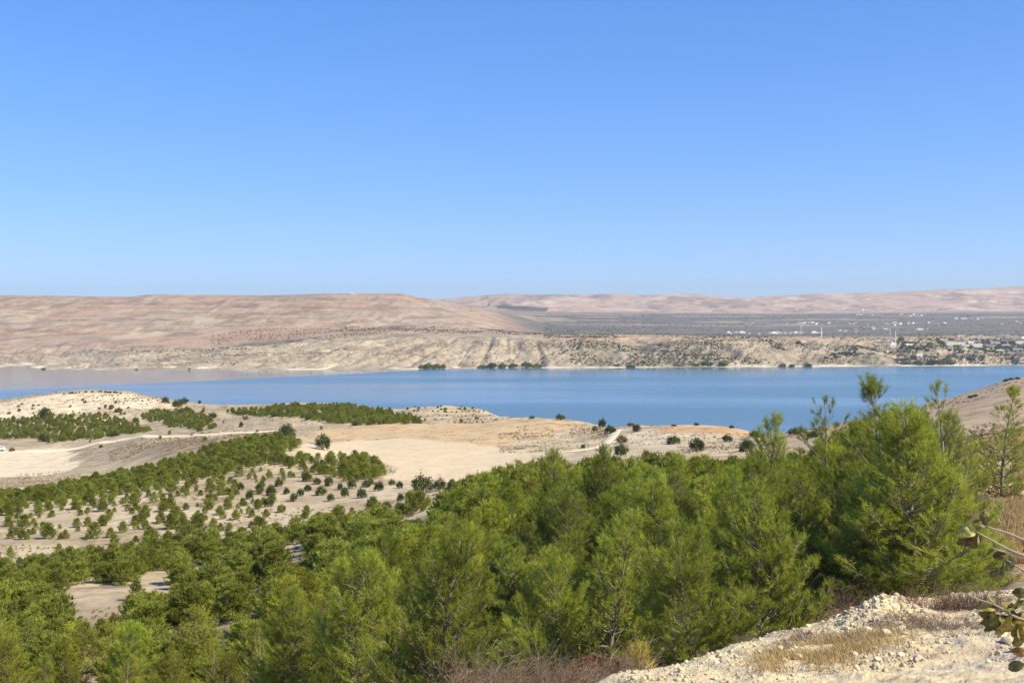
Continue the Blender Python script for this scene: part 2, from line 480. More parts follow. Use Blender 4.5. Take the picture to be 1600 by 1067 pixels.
def leaf_mat(name, dark, light, transl=0.3, tree_var=0.25, attr='tint', rough=0.6, spec=0.25, use_color=True):
    m, nt, out = new_mat(name)
    at = N(nt, 'ShaderNodeAttribute', attribute_name=attr)
    c = mixc(nt, at.outputs['Fac'], dark, light)
    oi = N(nt, 'ShaderNodeObjectInfo')
    k = ramp(nt, oi.outputs['Random'], 0, 1, 1 - tree_var, 1 + tree_var)
    vm = N(nt, 'ShaderNodeVectorMath', operation='SCALE')
    nt.links.new(c, vm.inputs[0]); nt.links.new(k, vm.inputs[3])
    c = vm.outputs[0]
    if use_color:
        c = mixc(nt, 1.0, c, oi.outputs['Color'], 'MULTIPLY')
    p = N(nt, 'ShaderNodeBsdfPrincipled'); p.inputs['Roughness'].default_value = rough; p.inputs['Specular IOR Level'].default_value = spec
    t = N(nt, 'ShaderNodeBsdfTranslucent')
    nt.links.new(c, p.inputs['Base Color']); nt.links.new(c, t.inputs['Color'])
    ms = N(nt, 'ShaderNodeMixShader'); ms.inputs[0].default_value = transl
    nt.links.new(p.outputs[0], ms.inputs[1]); nt.links.new(t.outputs[0], ms.inputs[2])
    nt.links.new(ms.outputs[0], out.inputs['Surface'])
    return m

M_NEAR = ground_mat('hillside_soil', (0.13, 0.55, 3.0), 0.9, 0.35)
M_BANK = ground_mat('gravel', (1.2, 6.0, 22.0), 14.0, 0.03, dark=(0.8, 0.75, 0.68))
M_FAR = ground_mat('far_soil', (0.010, 0.06, 0.22), 0.13, 2.0, dark=(0.58, 0.53, 0.48))
M_ROCK = simple_mat('limestone', (0.54, 0.46, 0.32), 0.95, 0.25, 9.0, rnd=0.15, spec=0.1)
M_BARK = simple_mat('pine_bark', (0.22, 0.19, 0.155), 0.95, 0.3, 14.0, spec=0.1)
M_NEEDLE = leaf_mat('pine_needles', (0.150, 0.190, 0.026), (0.390, 0.430, 0.062), 0.5, 0.25)
M_SHRUB = leaf_mat('shrub_leaves', (0.036, 0.050, 0.016), (0.105, 0.125, 0.040), 0.15, 0.25)
M_OLIVE = leaf_mat('far_shrub_leaves', (0.040, 0.050, 0.022), (0.075, 0.085, 0.040), 0.1, 0.2)
M_SCRUB = leaf_mat('dry_scrub', (0.14, 0.105, 0.06), (0.33, 0.25, 0.14), 0.1, 0.2)
M_TWIG = leaf_mat('dry_twigs', (0.10, 0.078, 0.062), (0.24, 0.20, 0.165), 0.0, 0.2)
M_RUST = leaf_mat('rust_leaves', (0.09, 0.035, 0.016), (0.24, 0.095, 0.04), 0.25, 0.1)
M_GRASS = leaf_mat('dry_grass', (0.38, 0.28, 0.13), (0.60, 0.46, 0.23), 0.3, 0.15)
M_FIG = leaf_mat('fig_leaf', (0.060, 0.070, 0.020), (0.21, 0.19, 0.055), 0.35, 0.3, rough=0.5, spec=0.3)
M_FIGBARK = simple_mat('fig_bark', (0.25, 0.21, 0.17), 0.8, 0.35, 40.0)
M_WHITE = simple_mat('whitewash', (0.72, 0.70, 0.66), 0.8, 0.06, 0.5, rnd=0.14)
M_CREAM = simple_mat('cream_render', (0.52, 0.46, 0.38), 0.85, 0.1, 0.5, rnd=0.2)
M_ROOF = simple_mat('flat_roof', (0.45, 0.42, 0.38), 0.9, 0.1, 0.6)
M_WIN = simple_mat('dark_glass', (0.03, 0.035, 0.04), 0.15, 0.1, 1.0, spec=0.5)
M_STEEL = simple_mat('grey_steel', (0.45, 0.46, 0.47), 0.5, 0.05, 1.0, metallic=0.4)
M_TRUCKW = simple_mat('white_paint', (0.75, 0.74, 0.74), 0.35, 0.04, 1.0, spec=0.5)
M_TRUCKG = simple_mat('grey_sheet', (0.30, 0.30, 0.31), 0.5, 0.08, 1.0, spec=0.4)
M_TYRE = simple_mat('rubber', (0.02, 0.02, 0.02), 0.9, 0.1, 5.0)
M_ROAD = ground_mat('dirt_road', (0.1, 0.8, 4.0), 3.0, 0.04, dark=(0.9, 0.87, 0.83))

# ------------------------------------------------------------------ land cover
def lerp3(c, col, w):
    return c * (1 - w[:, None]) + np.array(col)[None, :] * w[:, None]

PIT = hits([(452, 714), (500, 693), (560, 687), (640, 685), (720, 692), (790, 700), (835, 704), (830, 716), (810, 730), (790, 748), (720, 753), (640, 751), (600, 749), (628, 731), (560, 714), (500, 720)])
ORANGE = hits([(470, 676), (520, 667), (600, 664), (700, 661), (800, 655), (870, 656), (905, 661), (850, 678), (800, 694), (760, 698), (640, 685), (560, 686), (500, 692)])
ORANGE2 = hits([(1010, 665), (1060, 665), (1120, 667), (1190, 672), (1200, 680), (1130, 678), (1060, 674)])
PALE2 = hits([(965, 680), (1000, 672), (1060, 674), (1080, 682), (1030, 690), (960, 700)])
PALE_HILL = hits([(-60, 640), (0, 631), (75, 618), (150, 612.5), (190, 614), (225, 622), (270, 634), (200, 640), (90, 645), (-60, 660)])
ROADSIDE = hits([(-40, 712), (0, 706), (100, 700), (120, 712), (116, 734), (60, 742), (-40, 748)])
ROADLINE = [(-120, 708), (-40, 706.5), (20, 706), (60, 705), (100, 703), (135, 697), (170, 690), (205, 685), (240, 682.5), (290, 681), (340, 679), (400, 676), (430, 673)]
RED = hits([(1500, 900), (1540, 872), (1600, 855), (1720, 845), (1720, 888), (1600, 908), (1530, 918)], d0=20.5)

def warp(x, y, s, a, seed):
    return x + a * fbm(x * s, y * s, 3, seed), y + a * fbm(x * s + 50, y * s, 3, seed + 5)

def near_cover(x, y):
    d = y; px = CX + F * x / np.maximum(d, 1)
    c = np.tile(np.array([0.52, 0.435, 0.30]), (len(x), 1))
    n1 = fbm(x * 0.05, y * 0.05, 4, 71); n2 = fbm(x * 0.4, y * 0.4, 3, 73)
    c = lerp3(c, (0.33, 0.265, 0.185), sstep(0.0, 0.4, n1) * 0.75)
    c = lerp3(c, (0.54, 0.465, 0.345), sstep(0.05, 0.4, -n1) * 0.7)
    c = lerp3(c, (0.33, 0.28, 0.21), sstep(0.15, 0.5, n2) * 0.35)
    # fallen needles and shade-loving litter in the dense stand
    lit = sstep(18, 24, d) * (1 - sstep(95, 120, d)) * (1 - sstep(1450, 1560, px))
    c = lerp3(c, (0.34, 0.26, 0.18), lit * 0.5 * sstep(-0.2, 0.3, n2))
    # dry hill on the right
    rh = sstep(1120, 1250, px) * sstep(110, 160, d) * (1 - sstep(600, 700, d))
    c = lerp3(c, (0.40, 0.31, 0.22), rh * 0.85)
    gr = sstep(1480, 1540, px) * sstep(27, 33, d) * (1 - sstep(80, 110, d))
    c = lerp3(c, (0.60, 0.46, 0.28), gr)
    far_l = sstep(380, 460, d) * (1 - sstep(700, 760, px))
    c = lerp3(c, (0.36, 0.305, 0.225), far_l * sstep(-0.3, 0.3, fbm(x * 0.02, y * 0.008, 4, 78)) * 0.8)
    bp = np.exp(-((px - 275) / 60) ** 2 - ((d - 470) / 45) ** 2)
    c = lerp3(c, (0.26, 0.205, 0.145), sstep(.25, .6, bp + .25 * fbm(x * .06, d * .06, 3, 79)) * .7)
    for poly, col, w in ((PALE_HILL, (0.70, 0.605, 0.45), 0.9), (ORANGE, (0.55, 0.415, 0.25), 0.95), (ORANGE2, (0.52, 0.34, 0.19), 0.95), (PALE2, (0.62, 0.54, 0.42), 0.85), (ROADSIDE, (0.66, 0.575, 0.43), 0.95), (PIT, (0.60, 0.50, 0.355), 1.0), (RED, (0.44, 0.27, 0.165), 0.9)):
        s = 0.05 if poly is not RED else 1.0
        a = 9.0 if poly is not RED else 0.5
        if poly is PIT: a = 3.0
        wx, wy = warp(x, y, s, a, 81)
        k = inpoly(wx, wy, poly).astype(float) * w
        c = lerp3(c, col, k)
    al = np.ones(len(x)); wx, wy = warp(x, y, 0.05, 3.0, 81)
    al[inpoly(wx, wy, PIT)] = .28; al[inpoly(wx, wy, ROADSIDE)] = .5
    return np.concatenate([np.clip(c * 0.86, 0, 0.8), al[:, None]], 1)

def grid_faces(r, c):
    i = np.arange(r * c).reshape(r, c)
    return np.stack([i[:-1, :-1].ravel(), i[:-1, 1:].ravel(), i[1:, 1:].ravel(), i[1:, :-1].ravel()], 1)

def build_near():
    cols = np.concatenate([np.linspace(-1.1, -0.52, 50, endpoint=False), np.linspace(-0.52, 0.52, 460), np.linspace(0.52, 1.1, 51)[1:]])
    ds = np.concatenate([[0.8], np.exp(np.linspace(math.log(2.0), math.log(1180), 720))])
    Dg, Ug = np.meshgrid(ds, cols, indexing='ij')
    X = (Ug * (Dg + 3.0)).ravel(); Y = Dg.ravel()
    Z = near_z(X, Y)
    c4 = near_cover(X, Y)
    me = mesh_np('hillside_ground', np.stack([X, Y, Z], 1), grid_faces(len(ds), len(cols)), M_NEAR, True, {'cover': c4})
    tag(link('hillside_ground', me), kind='structure')
build_near()

def far_cover(x, y, z):
    px = CX + F * x / y
    row = HY - F * z / y
    c = np.tile(np.array([0.38, 0.285, 0.215]), (len(x), 1))
    n1 = fbm(x * 0.004, y * 0.004, 4, 91); n2 = fbm(x * 0.012, y * 0.006, 4, 93); n3 = fbm(x * 0.006, z * 0.16, 4, 95)
    c = lerp3(c, (0.40, 0.275, 0.195), sstep(0, 0.4, n1) * 0.7)
    c = lerp3(c, (0.36, 0.31, 0.25), sstep(0.05, 0.4, -n1) * 0.6)
    c = lerp3(c, (0.21, 0.165, 0.12), sstep(0.05, 0.4, n3) * 0.6 * sstep(3050, 3300, y))
    c = lerp3(c, (0.50, 0.43, 0.33), sstep(0.15, 0.4, n2) * 0.55 * (1 - sstep(4000, 4300, y)))
    # pale bluffs over the water
    bl = (1 - sstep(2880, 3050, y))
    c = lerp3(c, (0.35, 0.295, 0.225), bl)
    c = lerp3(c, (0.50, 0.44, 0.34), bl * sstep(0.05, 0.4, fbm((x + 0.3 * y) * 0.02, y * 0.01, 4, 97)) * 0.55)
    c = lerp3(c, (0.19, 0.165, 0.115), bl * sstep(0.02, 0.4, fbm((x - 0.5 * y) * 0.055, y * 0.008, 4, 99)) * 0.5)
    c = lerp3(c, (0.29, 0.245, 0.20), bl * (1 - sstep(280, 480, px)) * sstep(-0.2, 0.3, fbm(x * 0.008, y * 0.008, 3, 101)) * 0.8)
    dk = bl * sstep(880, 920, px) * (1 - sstep(1110, 1160, px))
    c = lerp3(c, (0.20, 0.18, 0.13), dk * .45)
    top = sstep(-58, -44, z) * bl * sstep(820, 900, px)
    c = lerp3(c, (0.46, 0.33, 0.22), top * 0.8)
    gr = bl * sstep(1150, 1350, px) * sstep(0.0, 0.3, fbm(x * 0.009, y * 0.009, 3, 105))
    c = lerp3(c, (0.20, 0.19, 0.12), gr * 0.6)
    # beach line
    c = lerp3(c, (0.66, 0.59, 0.47), (1 - sstep(-99.0, -97.8, z)) * sstep(-.1, .3, fbm(x * .01, y * .01, 3, 131)))
    # red field and dark scrub terrace at the foot of the big hill
    k = sstep(300, 360, px) * (1 - sstep(640, 860, px)) * sstep(2980, 3150, y) * (1 - sstep(3350, 3560, y))
    c = lerp3(c, (0.36, 0.235, 0.165), k * 0.5)
    k = sstep(330, 380, px) * (1 - sstep(470, 520, px)) * sstep(2900, 2960, y) * (1 - sstep(3010, 3080, y))
    c = lerp3(c, (0.17, 0.15, 0.11), k * 0.85)
    # olive plain
    pl = sstep(780, 900, px + (y - 3600) * 0.05) * sstep(3080, 3200, y) * (1 - sstep(7000, 7900, y + 500 * fbm(x * 0.0012, y * 0.0012, 3, 107)))
    c = lerp3(c, (0.155, 0.143, 0.128), pl)
    st = sstep(0.12, 0.3, fbm(x * 0.0016, y * 0.0035, 4, 109))
    c = lerp3(c, (0.40, 0.33, 0.24), pl * st * sstep(4600, 6000, y) * 0.8)
    # far hills
    fh = sstep(7300, 8300, y)
    c = lerp3(c, (0.46, 0.335, 0.275), fh)
    c = lerp3(c, (0.62, 0.52, 0.42), fh * sstep(0.12, 0.4, fbm(x * 0.004, y * 0.004, 5, 111)) * 0.6)
    c = lerp3(c, (0.25, 0.205, 0.17), fh * sstep(0.08, 0.35, fbm(x * 0.005 + 9, y * 0.004, 5, 113)) * 0.75)
    wood = fh * inpoly(px + 18 * fbm(x * .002, y * .002, 2, 5), row, [(760, 476), (800, 478), (835, 480), (858, 481), (852, 488), (815, 488), (780, 482)])
    c = lerp3(c, (0.055, 0.06, 0.045), wood * 0.9)
    return np.clip(c * 0.9, 0, 0.8)

def build_far():
    cols = np.linspace(-0.62, 0.62, 1000)
    cols = np.concatenate([np.linspace(-0.95, -0.62, 60, endpoint=False), cols, np.linspace(0.62, 0.95, 61)[1:]])
    ds = np.concatenate([np.linspace(2180, 3000, 118, endpoint=False), np.linspace(3000, 4700, 80, endpoint=False), np.linspace(4700, 12500, 80)])
    Dg, Ug = np.meshgrid(ds, cols, indexing='ij')
    Y = Dg.ravel(); X = Ug.ravel() * Y
    Z = far_z(X, Y)
    c = far_cover(X, Y, Z)
    c4 = np.concatenate([c, np.ones((len(c), 1))], 1)
    me = mesh_np('far_shore_hills', np.stack([X, Y, Z], 1), grid_faces(len(ds), len(cols)), M_FAR, True, {'cover': c4})
    tag(link('far_shore_hills', me), kind='structure')
build_far()

# ------------------------------------------------------------------ lake
def build_lake():
    m, nt, out = new_mat('lake_water')
    p = N(nt, 'ShaderNodeBsdfPrincipled')
    p.inputs['Base Color'].default_value = (0.075, 0.15, 0.225, 1)
    p.inputs['IOR'].default_value = 1.333
    p.inputs['Specular IOR Level'].default_value = 0.5
    ge = N(nt, 'ShaderNodeNewGeometry')
    sp = N(nt, 'ShaderNodeSeparateXYZ'); nt.links.new(ge.outputs['Position'], sp.inputs[0])
    # wind line: calm water lies beyond it, along the far left shore
    mp = N(nt, 'ShaderNodeMapping'); mp.inputs['Scale'].default_value = (0.0022, 0.006, 1)
    nt.links.new(ge.outputs['Position'], mp.inputs['Vector'])
    nz = noise(nt, mp.outputs[0], 1.0, 4, 0.5)
    x0, y0, x1, y1 = -727.0, 1560.0, -130.0, 2230.0
    L = math.hypot(x1 - x0, y1 - y0); nx, ny = -(y1 - y0) / L, (x1 - x0) / L
    s = math_(nt, 'ADD', math_(nt, 'MULTIPLY', math_(nt, 'SUBTRACT', sp.outputs[0], x0), nx), math_(nt, 'MULTIPLY', math_(nt, 'SUBTRACT', sp.outputs[1], y0), ny))
    s = math_(nt, 'ADD', s, math_(nt, 'MULTIPLY', math_(nt, 'SUBTRACT', nz, 0.5), 70.0))
    calm = ramp(nt, s, -12, 14, 0.0, 1.0)
    lee = ramp(nt, math_(nt, 'SUBTRACT', sp.outputs[1], math_(nt, 'MULTIPLY', sp.outputs[0], 0.17)), 2100, 2320, 0.0, 0.85)   # slack water under the far bank
    leer = math_(nt, 'MULTIPLY', lee, ramp(nt, sp.outputs[0], -150, 250, 0.0, 1.0))
    mp2 = N(nt, 'ShaderNodeMapping'); mp2.inputs['Scale'].default_value = (0.0008, 0.004, 1); mp2.inputs['Rotation'].default_value = (0, 0, R(-8))
    nt.links.new(ge.outputs['Position'], mp2.inputs['Vector'])
    streak = noise(nt, mp2.outputs[0], 1.0, 5, 0.55)
    rough = ramp(nt, streak, 0.34, 0.66, 0.34, 0.17)
    rough = math_(nt, 'SUBTRACT', rough, math_(nt, 'MULTIPLY', leer, 0.18))
    rg = N(nt, 'ShaderNodeMix', data_type='FLOAT')
    nt.links.new(calm, rg.inputs[0]); nt.links.new(rough, rg.inputs[2]); rg.inputs[3].default_value = 0.075
    nt.links.new(rg.outputs[0], p.inputs['Roughness'])
    rip = N(nt, 'ShaderNodeMapping'); rip.inputs['Scale'].default_value = (0.25, 0.6, 1)
    nt.links.new(ge.outputs['Position'], rip.inputs['Vector'])
    b = N(nt, 'ShaderNodeBump'); b.inputs['Strength'].default_value = 0.05; b.inputs['Distance'].default_value = 0.1
    nt.links.new(noise(nt, rip.outputs[0], 1.0, 4, 0.6), b.inputs['Height'])
    nt.links.new(b.outputs[0], p.inputs['Normal'])
    nt.links.new(p.outputs[0], out.inputs['Surface'])
    xs = np.linspace(-3400, 3400, 60); ys = np.linspace(520, 2720, 40)
    Yg, Xg = np.meshgrid(ys, xs, indexing='ij')
    me = mesh_np('lake_water', np.stack([Xg.ravel(), Yg.ravel(), np.full(Xg.size, LAKE)], 1), grid_faces(40, 60), m, True)
    tag(link('lake_water', me), kind='structure')
build_lake()

# ------------------------------------------------------------------ haze
def build_haze():
    m = bpy.data.materials.new('haze'); m.use_nodes = True
    nt = m.node_tree; nt.nodes.clear()
    out = nt.nodes.new('ShaderNodeOutputMaterial')
    v = nt.nodes.new('ShaderNodeVolumePrincipled')
    v.inputs['Color'].default_value = (0.72, 0.84, 1.0, 1)
    v.inputs['Density'].default_value = 4.8e-5
    v.inputs['Anisotropy'].default_value = 0.3
    nt.links.new(v.outputs[0], out.inputs['Volume'])
    g = Geo(); g.box((0, 6300, 125), (25000, 13200, 480))
    tag(link('haze', g.mesh('haze', m)), kind='stuff')
HAZE = True
if HAZE:
    build_haze()

# ------------------------------------------------------------------ dirt road on the far side of the valley
def build_road(name='dirt_road', line=ROADLINE, d0=380, half=5.5, lift=0.45):
    pts = hits(line, d0=d0)
    P = []
    for i in range(len(pts) - 1):
        for t in np.linspace(0, 1, 12, endpoint=False):
            P.append(pts[i][:2] * (1 - t) + pts[i + 1][:2] * t)
    P = np.array(P)
    ker = np.ones(9) / 9
    P = np.stack([np.convolve(np.pad(P[:, k], 4, mode='edge'), ker, 'valid') for k in (0, 1)], 1)
    T = np.gradient(P, axis=0); T /= np.linalg.norm(T, axis=1)[:, None]
    Nn = np.stack([-T[:, 1], T[:, 0]], 1)
    V = []
    W = 9
    for j in range(W):
        s = (j / (W - 1) - 0.5) * 2
        q = P + Nn * s * half
        z = near_z(q[:, 0], q[:, 1]) + lift - (lift + .3) * abs(s) ** 4
        V.append(np.stack([q[:, 0], q[:, 1], z], 1))
    V = np.stack(V, 0).reshape(-1, 3)
    c = np.tile(np.array([0.58, 0.505, 0.385, .5]), (len(V), 1))
    me = mesh_np(name, V, grid_faces(W, len(P)), M_ROAD, True, {'cover': c})
    tag(link(name, me), kind='structure')
    return pts
road_pts = build_road()
build_road('chalk_track', [(968, 670.5), (962, 676), (955, 684), (944, 694), (925, 701), (890, 706), (850, 709), (815, 711)], 300, 1.9, .2)

# ------------------------------------------------------------------ gravel bank in front
CREST = [(-600, 13), (750, 13), (900, 14), (1000, 14), (1150, 15.5), (1300, 17), (1400, 18), (1500, 19), (1600, 20), (1900, 22), (2200, 24)]
def crest_d(px):
    return curve1(CREST, np.asarray(px, float))
def bank_z(x, y):
    px = CX + F * x / y
    t = (y - 6.5) / (crest_d(px) + 1.6 - 6.5)
    z = near_z(x, y)
    edge = sstep(0.0, 0.10, t) * (1 - sstep(0.82, 1.0, t)) * sstep(840, 960, px)
    heap = np.exp(-((px - 1372) / 55) ** 2 - ((y - 14.6) / 1.2) ** 2)
    lump = ridged(x * 0.9, y * 0.9, 3, 131) * 0.11 + 0.05 * fbm(x * 2.2, y * 2.2, 4, 133) + chunks(x * 4.2, y * 4.2, 137) * (0.008 + 0.07 * heap) + chunks(x * 9.0, y * 9.0, 139) * (0.008 + 0.05 * heap) + chunks(x * 19.0, y * 19.0, 141) * (0.007 + .012 * heap)
    return z - 0.12 * (1 - edge) + edge * (0.03 + lump + 0.16 * heap)

def build_bank():
    pxs = np.linspace(840, 1900, 640); ts = np.linspace(0, 1, 300)
    Tg, Pg = np.meshgrid(ts, pxs, indexing='ij')
    cd = crest_d(Pg.ravel()) + 1.6
    Y = 6.5 + (cd - 6.5) * Tg.ravel(); X = (Pg.ravel() - CX) / F * Y
    Z = bank_z(X, Y)
    c = np.tile(np.array([0.65, 0.555, 0.37]), (len(X), 1))
    n = fbm(X * 0.5, Y * 0.5, 4, 141); n2 = fbm(X * 2.5, Y * 2.5, 3, 143)
    c = lerp3(c, (0.50, 0.40, 0.27), sstep(-0.05, 0.4, n) * 0.7)
    c = lerp3(c, (0.40, 0.35, 0.29), sstep(0.15, 0.5, n2) * 0.5)
    px = Pg.ravel()
    lowr = sstep(1440, 1540, px) * (1 - sstep(13.5, 15.5, Y))
    c = lerp3(c, (0.40, 0.35, 0.30), lowr * 0.5)
    c = lerp3(c, (0.52, 0.42, 0.28), (1 - sstep(0.6, 1.3, ((px - 1300) / 120) ** 2 + ((Y - 11.6) / 1.3) ** 2)) * 0.7)
    c4 = np.concatenate([np.clip(c * .9, 0, .8), np.ones((len(c), 1))], 1)
    me = mesh_np('gravel_bank', np.stack([X, Y, Z], 1), grid_faces(len(ts), len(pxs)), M_BANK, True, {'cover': c4})
    tag(link('gravel_bank', me), kind='structure')
build_bank()

rng = np.random.default_rng(7)
random.seed(7)

def rock_mesh(seed, sub=2):
    import bmesh
    bm = bmesh.new()
    bmesh.ops.create_icosphere(bm, subdivisions=sub, radius=1.0)
    r = np.random.default_rng(seed)
    pl = [(Vector(r.normal(size=3)).normalized(), r.uniform(0.45, 0.85)) for _ in range(9)]
    for v in bm.verts:
        for nrm, h in pl:
            k = v.co.dot(nrm)
            if k > h:
                v.co -= nrm * (k - h) * 0.92
        v.co *= 1 + 0.05 * r.normal()
    me = bpy.data.meshes.new('rock'); bm.to_mesh(me); bm.free()
    me.materials.append(M_ROCK)
    return me

def build_rocks():
    protos = [rock_mesh(i, 2) for i in range(6)]
    spots = []
    for (px, py, w) in [(1076, 1031, 16), (1133, 1050, 20), (1142, 1046, 12), (1392, 990, 22), (1372, 975, 15), (1410, 1000, 18), (1340, 985, 14), (1385, 1010, 20), (1333, 968, 12), (1358, 1003, 14), (1400, 975, 12), (1575, 1022, 26), (1590, 1036, 24), (1565, 1018, 18), (1440, 985, 12), (1350, 1058, 16), (1372, 1052, 14), (1338, 1062, 14), (1425, 1050, 14), (1120, 1055, 14), (1545, 1058, 12), (1505, 955, 12), (1270, 985, 10), (1050, 1040, 11)]:
        x, y, z = hit(px, py); spots.append((x, y, w / F * y / 2, True))
    k = 0
    while k < 190:
        px = rng.uniform(1000, 1640); t = rng.uniform(0.1, 0.98)
        if rng.random() < 0.35:
            px = rng.normal(1375, 45); t = rng.normal(0.72, 0.1)
        d = 8.5 + (float(crest_d(px)) + 1.2 - 8.5) * t
        if px > 1640: continue
        r = rng.uniform(0.02, 0.045) * (1.4 if rng.random() < 0.2 else 1)
        spots.append(((px - CX) / F * d, d, r, False)); k += 1
    for i, (x, y, r, big) in enumerate(spots):
        o = link('limestone_rock', protos[i % 6], loc=(x, y, float(bank_z(np.array([x]), np.array([y]))[0]) + r * 0.3), scale=(r * rng.uniform(.8, 1.3), r * rng.uniform(.8, 1.2), r * rng.uniform(.6, .95)))
        o.rotation_euler = (rng.uniform(-.4, .4), rng.uniform(-.4, .4), rng.uniform(0, 6.28))
        px = CX + F * x / y; row = HY - F * o.location.z / y
        if 1325 < px < 1425 and 955 < row < 1025:
            lab, grp = 'angular grey white limestone lump in the rubble heap on the gravel bank', 'rocks of the rubble heap'
        elif px < 1200:
            lab, grp = 'pale stone lying on the white gravel at the low narrow end of the bank', 'stones on the narrow end of the bank'
        elif px > 1500:
            lab, grp = 'pale stone on the gravel below the hanging fig leaves', 'stones below the fig leaves'
        else:
            lab, grp = 'small pale stone lying on the open slope of the gravel bank', 'stones on the open gravel slope'
        tag(o, lab, 'rock', grp)
    # pebbles: beyond counting
    base = [np.array([v.co for v in rock_mesh(20 + i, 1).vertices]) for i in range(4)]
    import bmesh
    bm = bmesh.new(); bmesh.ops.create_icosphere(bm, subdivisions=1, radius=1.0)
    bm.verts.ensure_lookup_table()
    fc = np.array([[v.index for v in f.verts] for f in bm.faces]); bm.free()
    Vs = []; Fs = []; b = 0
    npb = 11000
    px = rng.uniform(960, 1680, npb); t = rng.uniform(0.06, 0.99, npb)
    q = rng.random(npb) < 0.25
    px = np.where(q, rng.normal(1375, 55, npb), px); t = np.where(q, np.clip(rng.normal(0.72, 0.14, npb), 0.06, .98), t)
    d = 8.5 + (crest_d(px) + 1.3 - 8.5) * t
    x = (px - CX) / F * d
    z = bank_z(x, d)
    rr = np.exp(rng.normal(math.log(0.0085), 0.55, npb)) * np.where(np.abs(px - 1375) < 70, 1.6, 1.0)
    for i in range(npb):
        a = rng.uniform(0, 6.28); ca, sa = math.cos(a), math.sin(a)
        v = base[i % 4] * np.array([1.1, 0.9, 0.75])
        v = np.stack([v[:, 0] * ca - v[:, 1] * sa, v[:, 0] * sa + v[:, 1] * ca, v[:, 2]], 1) * rr[i] + np.array([x[i], d[i], z[i] + rr[i] * 0.2])
        Vs.append(v); Fs.append(fc + b); b += len(v)
    me = mesh_np('gravel', np.concatenate(Vs), np.concatenate(Fs), M_ROCK)
    tag(link('gravel', me), 'loose white limestone gravel scattered over the bank', kind='stuff')
build_rocks()

# ------------------------------------------------------------------ pines
def unit(v):
    return v / (np.linalg.norm(v, axis=-1, keepdims=True) + 1e-9)

def needles_mesh(P, Dr, Ln, tint, nn, nl, nw, r, spread=(0.35, 0.95)):
    n = len(P)
    P = np.repeat(P, nn, 0); Dr = np.repeat(unit(Dr), nn, 0); Ln = np.repeat(Ln, nn); tn = np.repeat(tint, nn)
    q = P + Dr * (Ln * r.random(n * nn))[:, None]
    rv = unit(r.normal(size=(n * nn, 3)))
    perp = unit(rv - Dr * np.sum(rv * Dr, 1, keepdims=True))
    th = r.uniform(spread[0], spread[1], n * nn)[:, None]
    nd = Dr * np.cos(th) + perp * np.sin(th)
    tip = q + nd * (nl * r.uniform(0.75, 1.2, n * nn))[:, None]
    side = unit(np.cross(nd, unit(r.normal(size=(n * nn, 3))))) * (nw * 0.5)
    V = np.stack([q - side, q + side, tip], 1).reshape(-1, 3)
    T = np.arange(len(V)).reshape(-1, 3)
    tv = np.repeat(np.clip(tn + r.normal(0, 0.12, n * nn), 0, 1), 3)
    return V, T, tv

